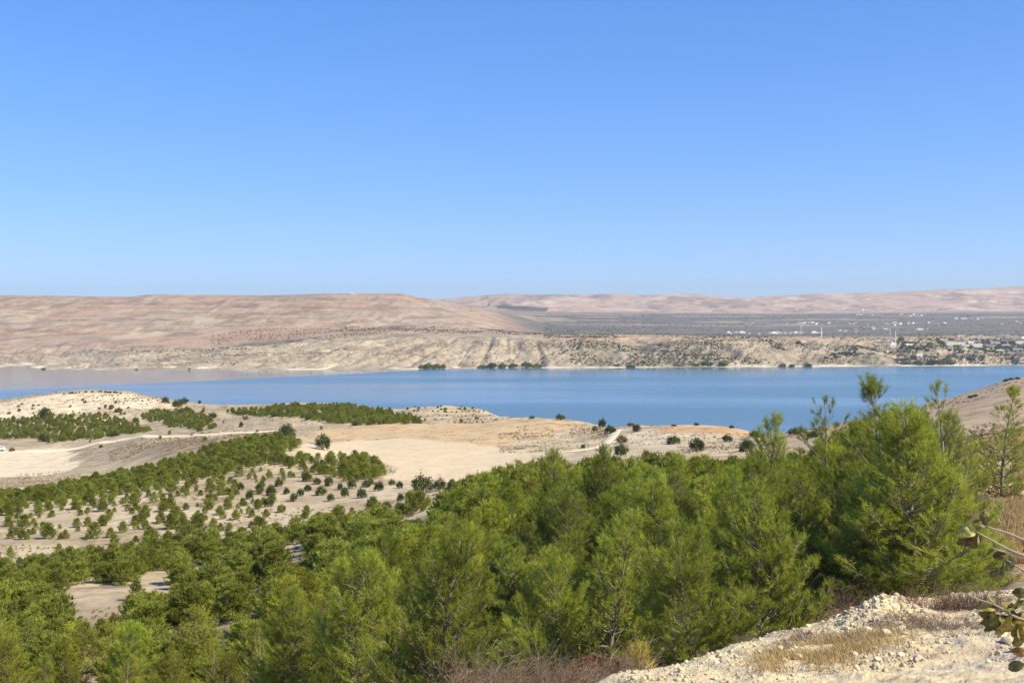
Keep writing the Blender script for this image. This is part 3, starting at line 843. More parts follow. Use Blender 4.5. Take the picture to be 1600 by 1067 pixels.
def make_pine(seed, h, rad, whorl_gap, twig_gap, shoot_gap, nn, nl, nw, leader=0.0, sides=5, twig_r=True, thin=0.0):
    r = np.random.default_rng(seed)
    wood = Geo()
    tp = []
    bx, by = r.normal(0, 0.05, 2) * h
    for k in range(9):
        t = k / 8
        tp.append((bx * t * t + 0.015 * h * math.sin(3 * t + seed), by * t * t + 0.015 * h * math.cos(2.3 * t + seed), h * t))
    tp = np.array(tp)
    r0 = 0.020 * h
    wood.tube(tp.tolist(), [r0 * (1 - 0.88 * k / 8) for k in range(9)], max(sides, 5))
    def trunk(t):
        f = min(max(t, 0), 0.9999) * 8; i = int(f); f -= i
        return tp[i] * (1 - f) + tp[i + 1] * f
    SP = []; SD = []; SL = []; ST = []
    def shoot(p, d, l, tint):
        SP.append(p); SD.append(d); SL.append(l); ST.append(tint)
    z = 0.03 * h
    while z < h * 0.95:
        t = z / h
        nb = int(r.integers(4, 7)) if t < 0.8 else int(r.integers(3, 5))
        a0 = r.uniform(0, 6.28)
        prof = min(1.0, 0.62 + 2.2 * t) * (1 - t) ** 0.62 * 1.05 + 0.06
        for i in range(nb):
            if r.random() < 0.08 + thin: continue
            L = rad * prof * r.uniform(0.65, 1.25)
            az = a0 + i * 6.283 / nb + r.normal(0, 0.25)
            el = 0.12 + 0.85 * t + r.normal(0, 0.14)
            p = trunk(t); pts = [p]; dirs = []
            ns = 5
            for s in range(ns):
                e = el + 0.16 * s + r.normal(0, 0.07)
                a = az + r.normal(0, 0.12)
                dv = np.array([math.cos(a) * math.cos(e), math.sin(a) * math.cos(e), math.sin(e)])
                p = p + dv * L / ns
                pts.append(p); dirs.append(dv)
            rb = max(0.006, r0 * 0.42 * (1 - 0.7 * t))
            wood.tube([q.tolist() for q in pts], [rb * (1 - 0.8 * s / ns) for s in range(ns + 1)], max(3, sides - 2), False)
            btint = float(np.clip(r.normal(0.5, 0.22), 0, 1))
            # leading shoots of the limb
            for _ in range(2):
                shoot(pts[-1], dirs[-1] + r.normal(0, 0.2, 3), 0.22 * r.uniform(.7, 1.2), btint + 0.15)
            s = 0.22 + 0.2 * leader * t
            while s < 1.0:
                f = s * ns; j = min(int(f), ns - 1); q = pts[j] + dirs[j] * (f - j) * L / ns
                for sd in (-1, 1):
                    if r.random() < 0.22 + thin: continue
                    dv = dirs[j]
                    horiz = unit(np.cross(dv, [0, 0, 1.0])) * sd
                    td = unit(dv * r.uniform(0.5, 1.0) + horiz * r.uniform(0.5, 1.1) + np.array([0, 0, r.uniform(-0.1, 0.65)]))
                    tl = (0.14 + 0.42 * L * (1.05 - s)) * r.uniform(0.5, 1.15)
                    if twig_r:
                        wood.tube([q.tolist(), (q + td * tl).tolist()], [rb * 0.4, rb * 0.15], 3, False)
                    g = shoot_gap * 0.5
                    while g < tl:
                        sdv = unit(td * 0.8 + np.array([0, 0, 0.45]) + r.normal(0, 0.38, 3))
                        shoot(q + td * g, sdv, 0.14 * r.uniform(.7, 1.3), btint + r.normal(0, 0.1))
                        g += shoot_gap * r.uniform(.8, 1.2)
                    shoot(q + td * tl, unit(td + np.array([0, 0, 0.35])), 0.18 * r.uniform(.7, 1.2), btint + 0.12)
                s += twig_gap / max(L, 0.2) * r.uniform(.8, 1.2)
        z += whorl_gap * (1.0 + leader * 1.2 * t) * r.uniform(.8, 1.2)
    if twig_r:
        for _ in range(12):
            t = r.uniform(.2, .85); a = r.uniform(0, 6.28); e = r.uniform(.3, 1.2)
            q = trunk(t) + np.array([math.cos(a), math.sin(a), .3]) * rad * r.uniform(.25, .75) * (1 - t)
            dv = np.array([math.cos(a) * math.cos(e), math.sin(a) * math.cos(e), math.sin(e)])
            l = r.uniform(.3, .7)
            m_ = q + dv * l * .5 + r.normal(0, .04, 3)
            wood.tube([q.tolist(), m_.tolist(), (m_ + dv * l * .6).tolist()], [.009, .007, .003], 3, False)
            for _k in range(2):
                wood.tube([m_.tolist(), (m_ + unit(dv + r.normal(0, .6, 3)) * l * .4).tolist()], [.005, .002], 3, False)
    top = tp[-1]
    for _ in range(4):
        shoot(top, np.array([r.normal(0, .3), r.normal(0, .3), 1.0]), 0.22, 0.7)
    for k in range(3):
        shoot(top - np.array([0, 0, 0.12 * k]), np.array([r.normal(0, .15), r.normal(0, .15), 1.0]), 0.25, 0.6)
    V, T, tv = needles_mesh(np.array(SP), np.array(SD), np.array(SL), np.clip(np.array(ST), 0, 1), nn, nl, nw, r)
    crown = mesh_np('pine_crown', V, T, M_NEEDLE, False, {'tint': tv})
    return wood.mesh('pine_trunk', M_BARK, True), crown

# unit height trees of about 4 m; (trunk, crown, height)
def pine_set(specs):
    out = []
    for kw in specs:
        w, c = make_pine(**kw)
        co = np.empty(len(c.vertices) * 3, np.float32); c.vertices.foreach_get('co', co)
        out.append((w, c, float(np.quantile(co[2::3], .9995))))
    return out
HI = pine_set([
    dict(seed=11, h=4.4, rad=1.75, whorl_gap=.25, twig_gap=.12, shoot_gap=.12, nn=20, nl=.110, nw=.0085),
    dict(seed=12, h=4.0, rad=1.55, whorl_gap=.25, twig_gap=.12, shoot_gap=.12, nn=20, nl=.110, nw=.0085),
    dict(seed=13, h=4.6, rad=1.60, whorl_gap=.28, twig_gap=.13, shoot_gap=.12, nn=20, nl=.115, nw=.0085, leader=.3),
    dict(seed=14, h=3.8, rad=1.70, whorl_gap=.23, twig_gap=.12, shoot_gap=.12, nn=20, nl=.110, nw=.0085),
])
LEAD = pine_set([
    dict(seed=21, h=4.4, rad=1.55, whorl_gap=.36, twig_gap=.20, shoot_gap=.17, nn=36, nl=.16, nw=.0085, leader=.6, thin=.12),
    dict(seed=22, h=4.8, rad=1.70, whorl_gap=.42, twig_gap=.22, shoot_gap=.18, nn=36, nl=.16, nw=.0085, leader=.6, thin=.2),
])
MID = pine_set([
    dict(seed=31, h=3.6, rad=1.60, whorl_gap=.27, twig_gap=.18, shoot_gap=.18, nn=10, nl=.16, nw=.020, sides=4, twig_r=False),
    dict(seed=32, h=3.2, rad=1.50, whorl_gap=.27, twig_gap=.18, shoot_gap=.18, nn=10, nl=.16, nw=.020, sides=4, twig_r=False),
    dict(seed=33, h=3.9, rad=1.50, whorl_gap=.29, twig_gap=.19, shoot_gap=.18, nn=10, nl=.16, nw=.020, sides=4, twig_r=False, leader=.3),
    dict(seed=34, h=3.0, rad=1.60, whorl_gap=.25, twig_gap=.18, shoot_gap=.18, nn=10, nl=.16, nw=.020, sides=4, twig_r=False),
])
LO = pine_set([
    dict(seed=41, h=3.0, rad=1.45, whorl_gap=.30, twig_gap=.28, shoot_gap=.28, nn=6, nl=.24, nw=.055, sides=3, twig_r=False),
    dict(seed=42, h=2.6, rad=1.45, whorl_gap=.30, twig_gap=.28, shoot_gap=.28, nn=6, nl=.24, nw=.055, sides=3, twig_r=False),
    dict(seed=43, h=3.3, rad=1.30, whorl_gap=.32, twig_gap=.28, shoot_gap=.28, nn=6, nl=.24, nw=.055, sides=3, twig_r=False),
])
BUSH = pine_set([
    dict(seed=61, h=2.0, rad=1.30, whorl_gap=.17, twig_gap=.22, shoot_gap=.22, nn=7, nl=.20, nw=.045, sides=3, twig_r=False),
    dict(seed=62, h=1.8, rad=1.20, whorl_gap=.16, twig_gap=.22, shoot_gap=.22, nn=7, nl=.20, nw=.045, sides=3, twig_r=False),
    dict(seed=63, h=2.3, rad=1.20, whorl_gap=.19, twig_gap=.22, shoot_gap=.22, nn=7, nl=.20, nw=.045, sides=3, twig_r=False),
])
for nm_, st_ in (('BUSH', BUSH), ('HI', HI), ('LEAD', LEAD), ('MID', MID), ('LO', LO)):
    print(nm_, [len(c.polygons) for w, c, h in st_])

pine_n = [0]
def place_pine(px, d, h, wid, pset, k, label, group=None, color=(1, 1, 1), rz=None):
    x = (px - CX) / F * d
    z = float(near_z(np.array([x]), np.array([d]))[0])
    w, c, hh = pset[k % len(pset)]
    root = bpy.data.objects.new('pine_tree', None)
    COL.objects.link(root)
    root.empty_display_size = 0.2
    root.location = (x, d, z - 0.04)
    s = h / hh
    root.scale = (s * wid, s * wid, s)
    root.rotation_euler = (rng.normal(0, .05), rng.normal(0, .05), rng.uniform(0, 6.28) if rz is None else rz)
    tag(root, label, 'tree', group)
    link('trunk', w, root)
    cr = link('crown', c, root)
    cr.color = (*color, 1)
    pine_n[0] += 1
    return root

HERO = [
    # px, distance, top row, width factor, set, index, label
    (1425, 21.6, 622, 1.30, HI, 0, 'tallest bushy bright green pine right behind the highest part of the gravel bank'),
    (1392, 23.4, 578, 0.85, LEAD, 0, 'slim pine whose bare leader with tufts stands up in front of the far village'),
    (1486, 30.0, 588, 0.95, LEAD, 1, 'thin pine with a tufted leader rising just right of the tallest bushy pine'),
    (1512, 33.0, 640, 0.8, HI, 2, 'narrow pine at the edge of the yellow grass slope'),
    (1567, 40.0, 598, 1.05, LEAD, 0, 'thin see-through pine on the yellow grass slope at the right edge'),
    (1292, 40.0, 614, 1.0, LEAD, 1, 'slender see-through pine standing against the lake, left of the tallest pine'),
    (1196, 38.0, 640, 0.9, HI, 2, 'pointed pine whose top just reaches above the near shoreline'),
    (1185, 20.3, 742, 1.15, HI, 1, 'broad bright pine right above the narrow end of the gravel bank'),
    (1085, 18.6, 800, 1.1, HI, 3, 'bushy pine over the low narrow end of the white gravel bank'),
    (1250, 23.0, 705, 1.1, HI, 2, 'tall pine beside the shaded gap left of the tallest pine'),
    (1350, 27.5, 645, 1.05, HI, 1, 'pine on the far side of the shaded gap'),
    (1030, 23.0, 735, 1.05, HI, 0, 'tall pine with pale dead leader twigs in the middle of the stand'),
    (955, 20.5, 795, 1.1, HI, 2, 'pine standing behind the rust red bush'),
    (855, 20.0, 850, 1.0, HI, 3, 'pine behind the grey brushwood in the bottom middle'),
    (675, 22.5, 815, 1.15, HI, 0, 'big dark green pine left of the black shaded hollow'),
    (560, 27.0, 855, 1.1, HI, 3, 'low spreading pine at the bottom edge left of the big dark pine'),
    (470, 30.0, 905, 1.1, HI, 1, 'blue green pine at the bottom edge of the stand'),
    (862, 50.0, 697, 1.0, HI, 2, 'pointed pine top standing over the rim of the sandy pit'),
    (950, 45.0, 690, 1.0, HI, 1, 'dark dense pine topping the stand below the white track'),
    (1392, 22.2, 720, 1.15, HI, 3, 'bushy pine tucked at the foot of the tallest pine'),
    (1468, 23.6, 672, 1.05, HI, 2, 'full pine filling the right flank of the tallest bushy pine'),
    (1490, 22.8, 760, 1.0, HI, 1, 'low bushy pine where the gravel bank meets the red soil'),
]
def top_h(px, d, row):
    x = (px - CX) / F * d
    return -(row - HY) / F * d - float(near_z(np.array([x]), np.array([d]))[0])

placed = []
for px, d, row, wf, st, k, lab in HERO:
    place_pine(px, d, max(1.5, top_h(px, d, row)), wf, st, k, lab, color=(1, 1, 1))
    placed.append(((px - CX) / F * d, d))

DMAX = [(-250, 118), (0, 120), (150, 128), (300, 136), (450, 130), (600, 114), (700, 108), (800, 104), (950, 95), (1150, 88), (1250, 74), (1350, 62), (1500, 46), (1620, 44)]
DMIN = [(-250, 42), (0, 42), (300, 33), (500, 26), (700, 24), (900, 22), (1000, 21.5), (1150, 22.8), (1300, 25), (1450, 26), (1500, 30), (1620, 36)]
ENV = [(-250, 880), (0, 876), (100, 862), (200, 842), (300, 820), (400, 806), (500, 800), (600, 795), (680, 778), (750, 748), (800, 732), (850, 702), (900, 708), (1000, 714), (1100, 712), (1170, 716), (1250, 705), (1300, 672), (1400, 640), (1500, 640), (1620, 640)]
HOLES = [(318, 975, 372, 1012), (238, 985, 292, 1016), (372, 945, 412, 975), (520, 840, 548, 860), (98, 915, 210, 985), (222, 895, 272, 945), (295, 880, 330, 905), (432, 850, 485, 895), (610, 775, 690, 832), (0, 985, 40, 1030), (395, 925, 420, 950), (130, 1010, 175, 1067)]
def row_of(x, d):
    return HY - F * float(near_z(np.array([x]), np.array([d]))[0]) / d

cands = []
def try_dense():
    d = 21.0
    while d < 140:
        gap = 1.95 if d < 48 else 2.1
        for px in np.arange(-60, 1600, gap / d * F):
            dd = d + rng.uniform(-.45, .45) * gap; pp = px + rng.uniform(-.45, .45) * gap / d * F
            if dd > float(curve1(DMAX, np.array([pp]))[0]) + rng.normal(0, 3): continue
            if dd < float(curve1(DMIN, np.array([pp]))[0]): continue
            if 1268 < pp < 1372 and dd < 36: continue
            if pp > 1395 and dd < 29: continue
            if pp > 1465: continue
            if 700 < pp < 815 and dd < 27: continue
            x = (pp - CX) / F * dd
            if any((x - a) ** 2 + (dd - b) ** 2 < 1.5 ** 2 for a, b in placed): continue
            row = row_of(x, dd)
            if any(a < pp < c and b < row < e for a, b, c, e in HOLES): continue
            lft = 1 - float(sstep(300, 900, pp))
            h = rng.uniform(2.3, 4.5) * (1 - 0.30 * lft) * (1 - .25 * float(sstep(60, 100, dd)))
            cap = -(float(curve1(ENV, np.array([pp]))[0]) + rng.normal(6, 9) - HY) / F * dd + (row - HY) / F * dd
            h = min(h, max(cap, 1.5) if pp < 560 else cap)
            if h < 1.3: continue
            # a low spot in front of a hole must not hide it
            blk = False
            for a, b, c, e in HOLES:
                if a < pp < c and row > e - 5 and row - h / dd * F < b + (e - b) * .75: blk = True
            if blk:
                h = min([h] + [(row - b - (e - b) * .75) / F * dd for a, b, c, e in HOLES if a < pp < c and row > e - 5])
                if h < 0.7: continue
            cands.append((h / dd, pp, dd, h, 'dense'))
        d += gap
try_dense()

def try_rows():
    d = 118.0
    while d < 262:
        ri = d * 7.7
        for px in np.arange(-40, 760, 1.75 / d * F):
            dd = d + rng.normal(0, .8); pp = px + rng.uniform(-.5, .5) * 2.6 / d * F
            if dd < float(curve1(DMAX, np.array([pp]))[0]) + 3: continue
            x = (pp - CX) / F * dd; row = row_of(x, dd)
            n = float(fbm(np.array([x * 0.035]), np.array([dd * 0.05]), 3, 201)[0])
            p = 0.52 + 0.9 * n + 1.3 * (float(vnoise(np.array([x * .13 + ri]), np.array([ri]), 207)[0]) - .5)
            if pp > 400: p -= 0.12
            if pp < 200 and row < 800: p = 0.85
            if pp > 620 and row < 790: continue
            if pp > 560 and row > 740: p -= 0.25
            if 430 < pp < 660 and 752 < row < 800: continue
            if inpoly(np.array([x]), np.array([dd]), PIT)[0]: continue
            if rng.random() > p: continue
            cands.append(((rng.uniform(.75, 1.6) if rng.random() < .90 else rng.uniform(1.8, 2.7)) / dd, pp, dd, 0, 'rows'))
        d += 6.6 + rng.uniform(-1, 1)
try_rows()

RIDGE = hits([(-30, 800), (200, 765), (330, 745), (400, 728), (470, 735), (560, 752), (600, 745), (590, 722), (540, 715), (455, 700), (470, 695), (430, 686), (330, 706), (240, 733), (120, 758), (-30, 778)])
def try_ridge():
    x0, y0 = RIDGE[:, :2].min(0); x1, y1 = RIDGE[:, :2].max(0)
    for yy in np.arange(y0, y1 + 10, 2.7):
        for xx in np.arange(x0, x1, 2.3):
            x = xx + rng.uniform(-1, 1); d = yy + rng.uniform(-1.1, 1.1)
            if not inpoly(np.array([x]), np.array([d]), RIDGE)[0]: continue
            if inpoly(np.array([x]), np.array([d]), PIT)[0]: continue
            px = CX + F * x / d
            p = 0.88 if px < 440 else 0.5
            p += 0.5 * float(fbm(np.array([x * .05]), np.array([d * .05]), 3, 233)[0])
            if rng.random() > p: continue
            cands.append((rng.uniform(1.2, 2.5) / d, px, d, 0, 'ridge'))
try_ridge()
cands = [(s, p, d, s * d, k) for s, p, d, h, k in cands]
cands.sort(key=lambda c: -c[0])
NIND = 300 - len(HERO)

def tintcol(px, x, d):
    n = float(fbm(np.array([x * 0.08]), np.array([d * 0.08]), 2, 211)[0])
    l = 1 - float(sstep(150, 750, px))
    if rng.random() < .02: return (1.15, .92, .9)
    g = rng.normal(0, .10)
    return (1.0 + 0.05 * l + 0.14 * n + g + rng.normal(0, .05), 1.0 + 0.06 * n + g + rng.normal(0, .03), 1.0 + g + rng.normal(0, .15))

MARKS = [(px, row_of((px - CX) / F * d, d), t) for px, d, t in [
    (1422, 21.6, 'the tallest bushy pine'), (1392, 23.4, 'the slim tufted leader pine'), (1292, 40, 'the slender see-through pine'), (1196, 38, 'the pointed pine by the shoreline'),
    (1185, 20.3, 'the broad bright pine above the gravel'), (1085, 18.6, 'the bushy pine at the low gravel end'), (1250, 23, 'the tall pine by the shaded gap'), (1030, 23, 'the pine with pale dead leader twigs'),
    (955, 20.5, 'the pine behind the rust red bush'), (855, 20, 'the pine behind the brushwood'), (675, 22.5, 'the big pine beside the black hollow'), (560, 27, 'the low spreading bottom edge pine'),
    (470, 30, 'the blue green bottom edge pine'), (862, 50, 'the pointed pine over the pit rim'), (950, 45, 'the dark pine below the white track')]]
MARKS += [(150, 945, 'the largest bare pale patch'), (250, 915, 'the small bare patch'), (455, 872, 'the narrow bare path'), (650, 803, 'the bare patch under the pit'), (20, 1005, 'the bare strip in the corner'),
          (660, 769, 'the widest dark shrub'), (744, 763, 'the shrub at the pit corner'), (504, 703, 'the shrub on the pit rim'), (447, 686, 'the large dark dome shrub'), (1510, 890, 'the red soil'), (312, 892, 'the bare gap on the slope')]
used_labels = set()
def pine_label(px, row, h, fallback, grp):
    size = 'tall' if h > 3.5 else ('short' if h < 2.0 else 'medium high')
    near_ = sorted(MARKS, key=lambda m: (m[0] - px) ** 2 + 4 * (m[1] - row) ** 2)[:5]
    for mx, my, t in near_:
        dx, dy = px - mx, (row - my) * 2
        side = ('to the left of' if dx < 0 else 'to the right of') if abs(dx) > abs(dy) else ('behind' if dy < 0 else 'in front of')
        far_ = math.hypot(dx, dy)
        how = 'close ' if far_ < 55 else ('' if far_ < 140 else 'some way ')
        lab = f'{size} pine {how}{side} {t}'
        if lab not in used_labels:
            used_labels.add(lab)
            return lab, grp
    return fallback, grp

stuff_pts = []
for i, (s, px, d, h, kd) in enumerate(cands):
    x = (px - CX) / F * d
    if i < NIND:
        pset = HI if d < 46 else (MID if d < 125 else LO)
        if kd == 'dense':
            if px > 1180: lab, grp = 'bright green pine between the tallest bushy pine and the lake', 'pines around the tallest pine'
            elif px > 700 and d < 45: lab, grp = 'bright green pine in the thick of the stand behind the gravel bank', 'pines in the front of the stand'
            elif px > 700: lab, grp = 'green pine at the back of the stand towards the sandy pit', 'pines at the back of the stand'
            elif d < 60: lab, grp = 'olive green young pine along the bottom edge of the slope', 'pines along the bottom edge'
            else: lab, grp = 'olive green young pine on the steep slope around the bare pale patches', 'pines on the steep slope'
        else:
            lab, grp = 'small young pine in the planted rows on bare pale ground', 'pines in the planted rows'
        if kd == 'dense' and d < 46 and rng.random() < 0.05: pset = LEAD
        lab, grp = pine_label(px, row_of(x, d), h, lab, grp)
        col = tintcol(px, x, d)
        wf = rng.uniform(.88, 1.35) + .25 * (1 - float(sstep(300, 800, px)))
        if kd != 'dense':
            pset = BUSH; wf *= 1.12; col = tuple(c * q for c, q in zip(col, (1.05, 1.0, 1.1)))
        elif d > 60:
            q = 1 + .12 * float(sstep(60, 120, d)); col = tuple(c * q for c in col)
        place_pine(px, d, h, wf, pset, int(rng.integers(0, 97)), lab, grp, col)
    else:
        stuff_pts.append((x, d, h))

PATCH = [
    ([(-30, 664), (0, 660), (60, 651), (170, 649), (185, 654), (215, 667), (242, 675), (160, 685), (80, 693), (60, 686), (-30, 690)], 750),
    ([(222, 652), (240, 645), (290, 642), (320, 651), (338, 668), (310, 674), (280, 668), (240, 660)], 300),
    ([(350, 644), (420, 639), (470, 636), (560, 636), (612, 646), (672, 663), (560, 666), (500, 659), (450, 652), (400, 651)], 800),
]
for poly, n in PATCH:
    W = hits(poly)
    x0, y0 = W[:, :2].min(0); x1, y1 = W[:, :2].max(0)
    k = 0; tries = 0
    while k < n and tries < 40000:
        tries += 1
        a, b = rng.uniform(x0, x1), rng.uniform(y0, y1)
        if not inpoly(np.array([a]), np.array([b]), W)[0]: continue
        stuff_pts.append((a, b, rng.uniform(1.5, 3.0))); k += 1
# loose trees round the patches
for _ in range(160):
    px, py = rng.uniform(-20, 760), rng.uniform(640, 700)
    x, y, z = hit(px, py, d0=430)
    if y < 950 and rng.random() < 0.6 and not inpoly(np.array([x]), np.array([y]), ORANGE)[0] and not inpoly(np.array([x]), np.array([y]), PIT)[0]: stuff_pts.append((x, y, rng.uniform(1.0, 2.2)))

def scatter_gn(name, pts, protos, idx, rot, scl, label):
    me = bpy.data.meshes.new(name)
    pts = np.asarray(pts, np.float32)
    me.vertices.add(len(pts)); me.vertices.foreach_set('co', pts.ravel())
    for an, ty, av in (('pick', 'INT', np.asarray(idx, np.int32)), ('spin', 'FLOAT', np.asarray(rot, np.float32)), ('size', 'FLOAT', np.asarray(scl, np.float32))):
        a = me.attributes.new(an, ty, 'POINT'); a.data.foreach_set('value', av)
    o = link(name, me)
    ng = bpy.data.node_groups.new(name, 'GeometryNodeTree')
    ng.interface.new_socket('Geometry', in_out='INPUT', socket_type='NodeSocketGeometry')
    ng.interface.new_socket('Geometry', in_out='OUTPUT', socket_type='NodeSocketGeometry')
    gi = ng.nodes.new('NodeGroupInput'); go = ng.nodes.new('NodeGroupOutput')
    mp = ng.nodes.new('GeometryNodeMeshToPoints')
    ng.links.new(gi.outputs[0], mp.inputs[0])
    jn = ng.nodes.new('GeometryNodeJoinGeometry')
    for p in protos:
        oi = ng.nodes.new('GeometryNodeObjectInfo'); oi.transform_space = 'ORIGINAL'
        oi.inputs['Object'].default_value = p; oi.inputs['As Instance'].default_value = True
        ng.links.new(oi.outputs['Geometry'], jn.inputs[0])
    ip = ng.nodes.new('GeometryNodeInstanceOnPoints')
    ng.links.new(mp.outputs[0], ip.inputs['Points']); ng.links.new(jn.outputs[0], ip.inputs['Instance'])
    ip.inputs['Pick Instance'].default_value = True
    def na(nm, ty):
        n = ng.nodes.new('GeometryNodeInputNamedAttribute'); n.data_type = ty; n.inputs[0].default_value = nm
        return n.outputs[0]
    ng.links.new(na('pick', 'INT'), ip.inputs['Instance Index'])
    cx = ng.nodes.new('ShaderNodeCombineXYZ'); ng.links.new(na('spin', 'FLOAT'), cx.inputs[2])
    ng.links.new(cx.outputs[0], ip.inputs['Rotation'])
    cs = ng.nodes.new('ShaderNodeCombineXYZ')
    sz = na('size', 'FLOAT')
    for k in range(3): ng.links.new(sz, cs.inputs[k])
    ng.links.new(cs.outputs[0], ip.inputs['Scale'])
    ng.links.new(ip.outputs[0], go.inputs[0])
    md = o.modifiers.new('scatter', 'NODES'); md.node_group = ng
    o.color = (.88, .86, 1.1, 1)
    tag(o, label, kind='stuff')
    return o

# the plantation belts repeat the crowns of five pines that stand on the ridge themselves
stuff_pts = np.array(stuff_pts)
src = []
order = [i for i in range(len(stuff_pts)) if 230 < stuff_pts[i][1] < 340][::37][:5]
for q, i in enumerate(order):
    x, d, h = stuff_pts[i]
    rt = place_pine(CX + F * x / d, d, h, 1.1, BUSH, q, 'young pine in the dense belt along the ridge above the dirt road', 'pines on the ridge', color=(.88, .86, 1.1), rz=.3 * q)
    src.append(([c for c in rt.children if c.name.startswith('crown')][0], BUSH[q % 3][2]))
keep = np.array([i not in order for i in range(len(stuff_pts))])
stuff_pts = stuff_pts[keep]
sz = near_z(stuff_pts[:, 0], stuff_pts[:, 1])
pk = rng.integers(0, len(src), len(stuff_pts))
scl = np.array([stuff_pts[i][2] / src[pk[i]][1] for i in range(len(stuff_pts))])
scatter_gn('pine_plantation', np.stack([stuff_pts[:, 0], stuff_pts[:, 1], sz - .05], 1), [a for a, b in src], pk, rng.uniform(0, 6.28, len(pk)), scl * 1.15, 'belts of small planted pines on the ridge and hills above the road')
print('pine individuals', pine_n[0], 'cands', len(cands))

# ------------------------------------------------------------------ broadleaf shrubs
def make_shrub(seed, n, ls, flat=0.8, mat=None):
    """dome of leaf clumps about 1 m in radius, with a short forked stem"""
    r = np.random.default_rng(seed)
    mat = mat or M_SHRUB
    nc = 34
    cd = unit(r.normal(size=(nc, 3))); cd[:, 2] = np.abs(cd[:, 2]) * 1.1 - 0.15
    cr = r.uniform(0.55, 0.92, nc)
    C = cd * cr[:, None]; C[:, 2] = C[:, 2] * flat + 0.42 * flat
    ct = r.uniform(0.1, 0.9, nc)
    k = r.integers(0, nc, n)
    P = C[k] + r.normal(0, 0.15, (n, 3))
    P[:, 2] = np.maximum(P[:, 2], 0.03)
    a = unit(r.normal(size=(n, 3))); b = unit(np.cross(a, r.normal(size=(n, 3))))
    s = ls * r.uniform(.7, 1.3, n)[:, None]
    V = np.stack([P - a * s, P + b * s * .55, P + a * s, P - b * s * .55], 1).reshape(-1, 3)
    Q = np.arange(len(V)).reshape(-1, 4)
    tv = np.repeat(np.clip(ct[k] + r.normal(0, .15, n), 0, 1), 4)
    crown = mesh_np('shrub_crown', V, Q, mat, False, {'tint': tv})
    g = Geo()
    for i in range(5):
        q = r.normal(0, .3, 2)
        g.tube([(0, 0, 0), (q[0] * .5, q[1] * .5, .35 * flat), (q[0], q[1], .8 * flat)], [.05, .035, .015], 4)
    return g.mesh('shrub_stem', M_BARK), crown
SHR = [make_shrub(61 + i, 1500, .085, [.95, .8, 1.05, .85][i]) for i in range(4)]
DRYS = [make_shrub(71, 500, .08, .8, M_SCRUB)]

def place_shrub(px, py, w, lab, grp=None, tall=1.0, protos=SHR, cat='shrub', name='shrub', d0=60, kind='near', k=None, color=(1, 1, 1)):
    x, y, z = hit(px, py, d0=d0, kind=kind)
    s = w / F * y / 2 / 0.95
    if kind == 'far':
        tall *= .68; color = tuple(1.7 * c for c in color)
    st, cr = protos[int(rng.integers(0, len(protos))) if k is None else k]
    root = bpy.data.objects.new(name, None); COL.objects.link(root)
    root.location = (x, y, z - 0.05 * s); root.rotation_euler = (0, 0, rng.uniform(0, 6.28)); root.scale = (s, s, s * tall)
    tag(root, lab, cat, grp)
    link('stem', st, root); c = link('crown', cr, root); c.color = (*color, 1)
    return root

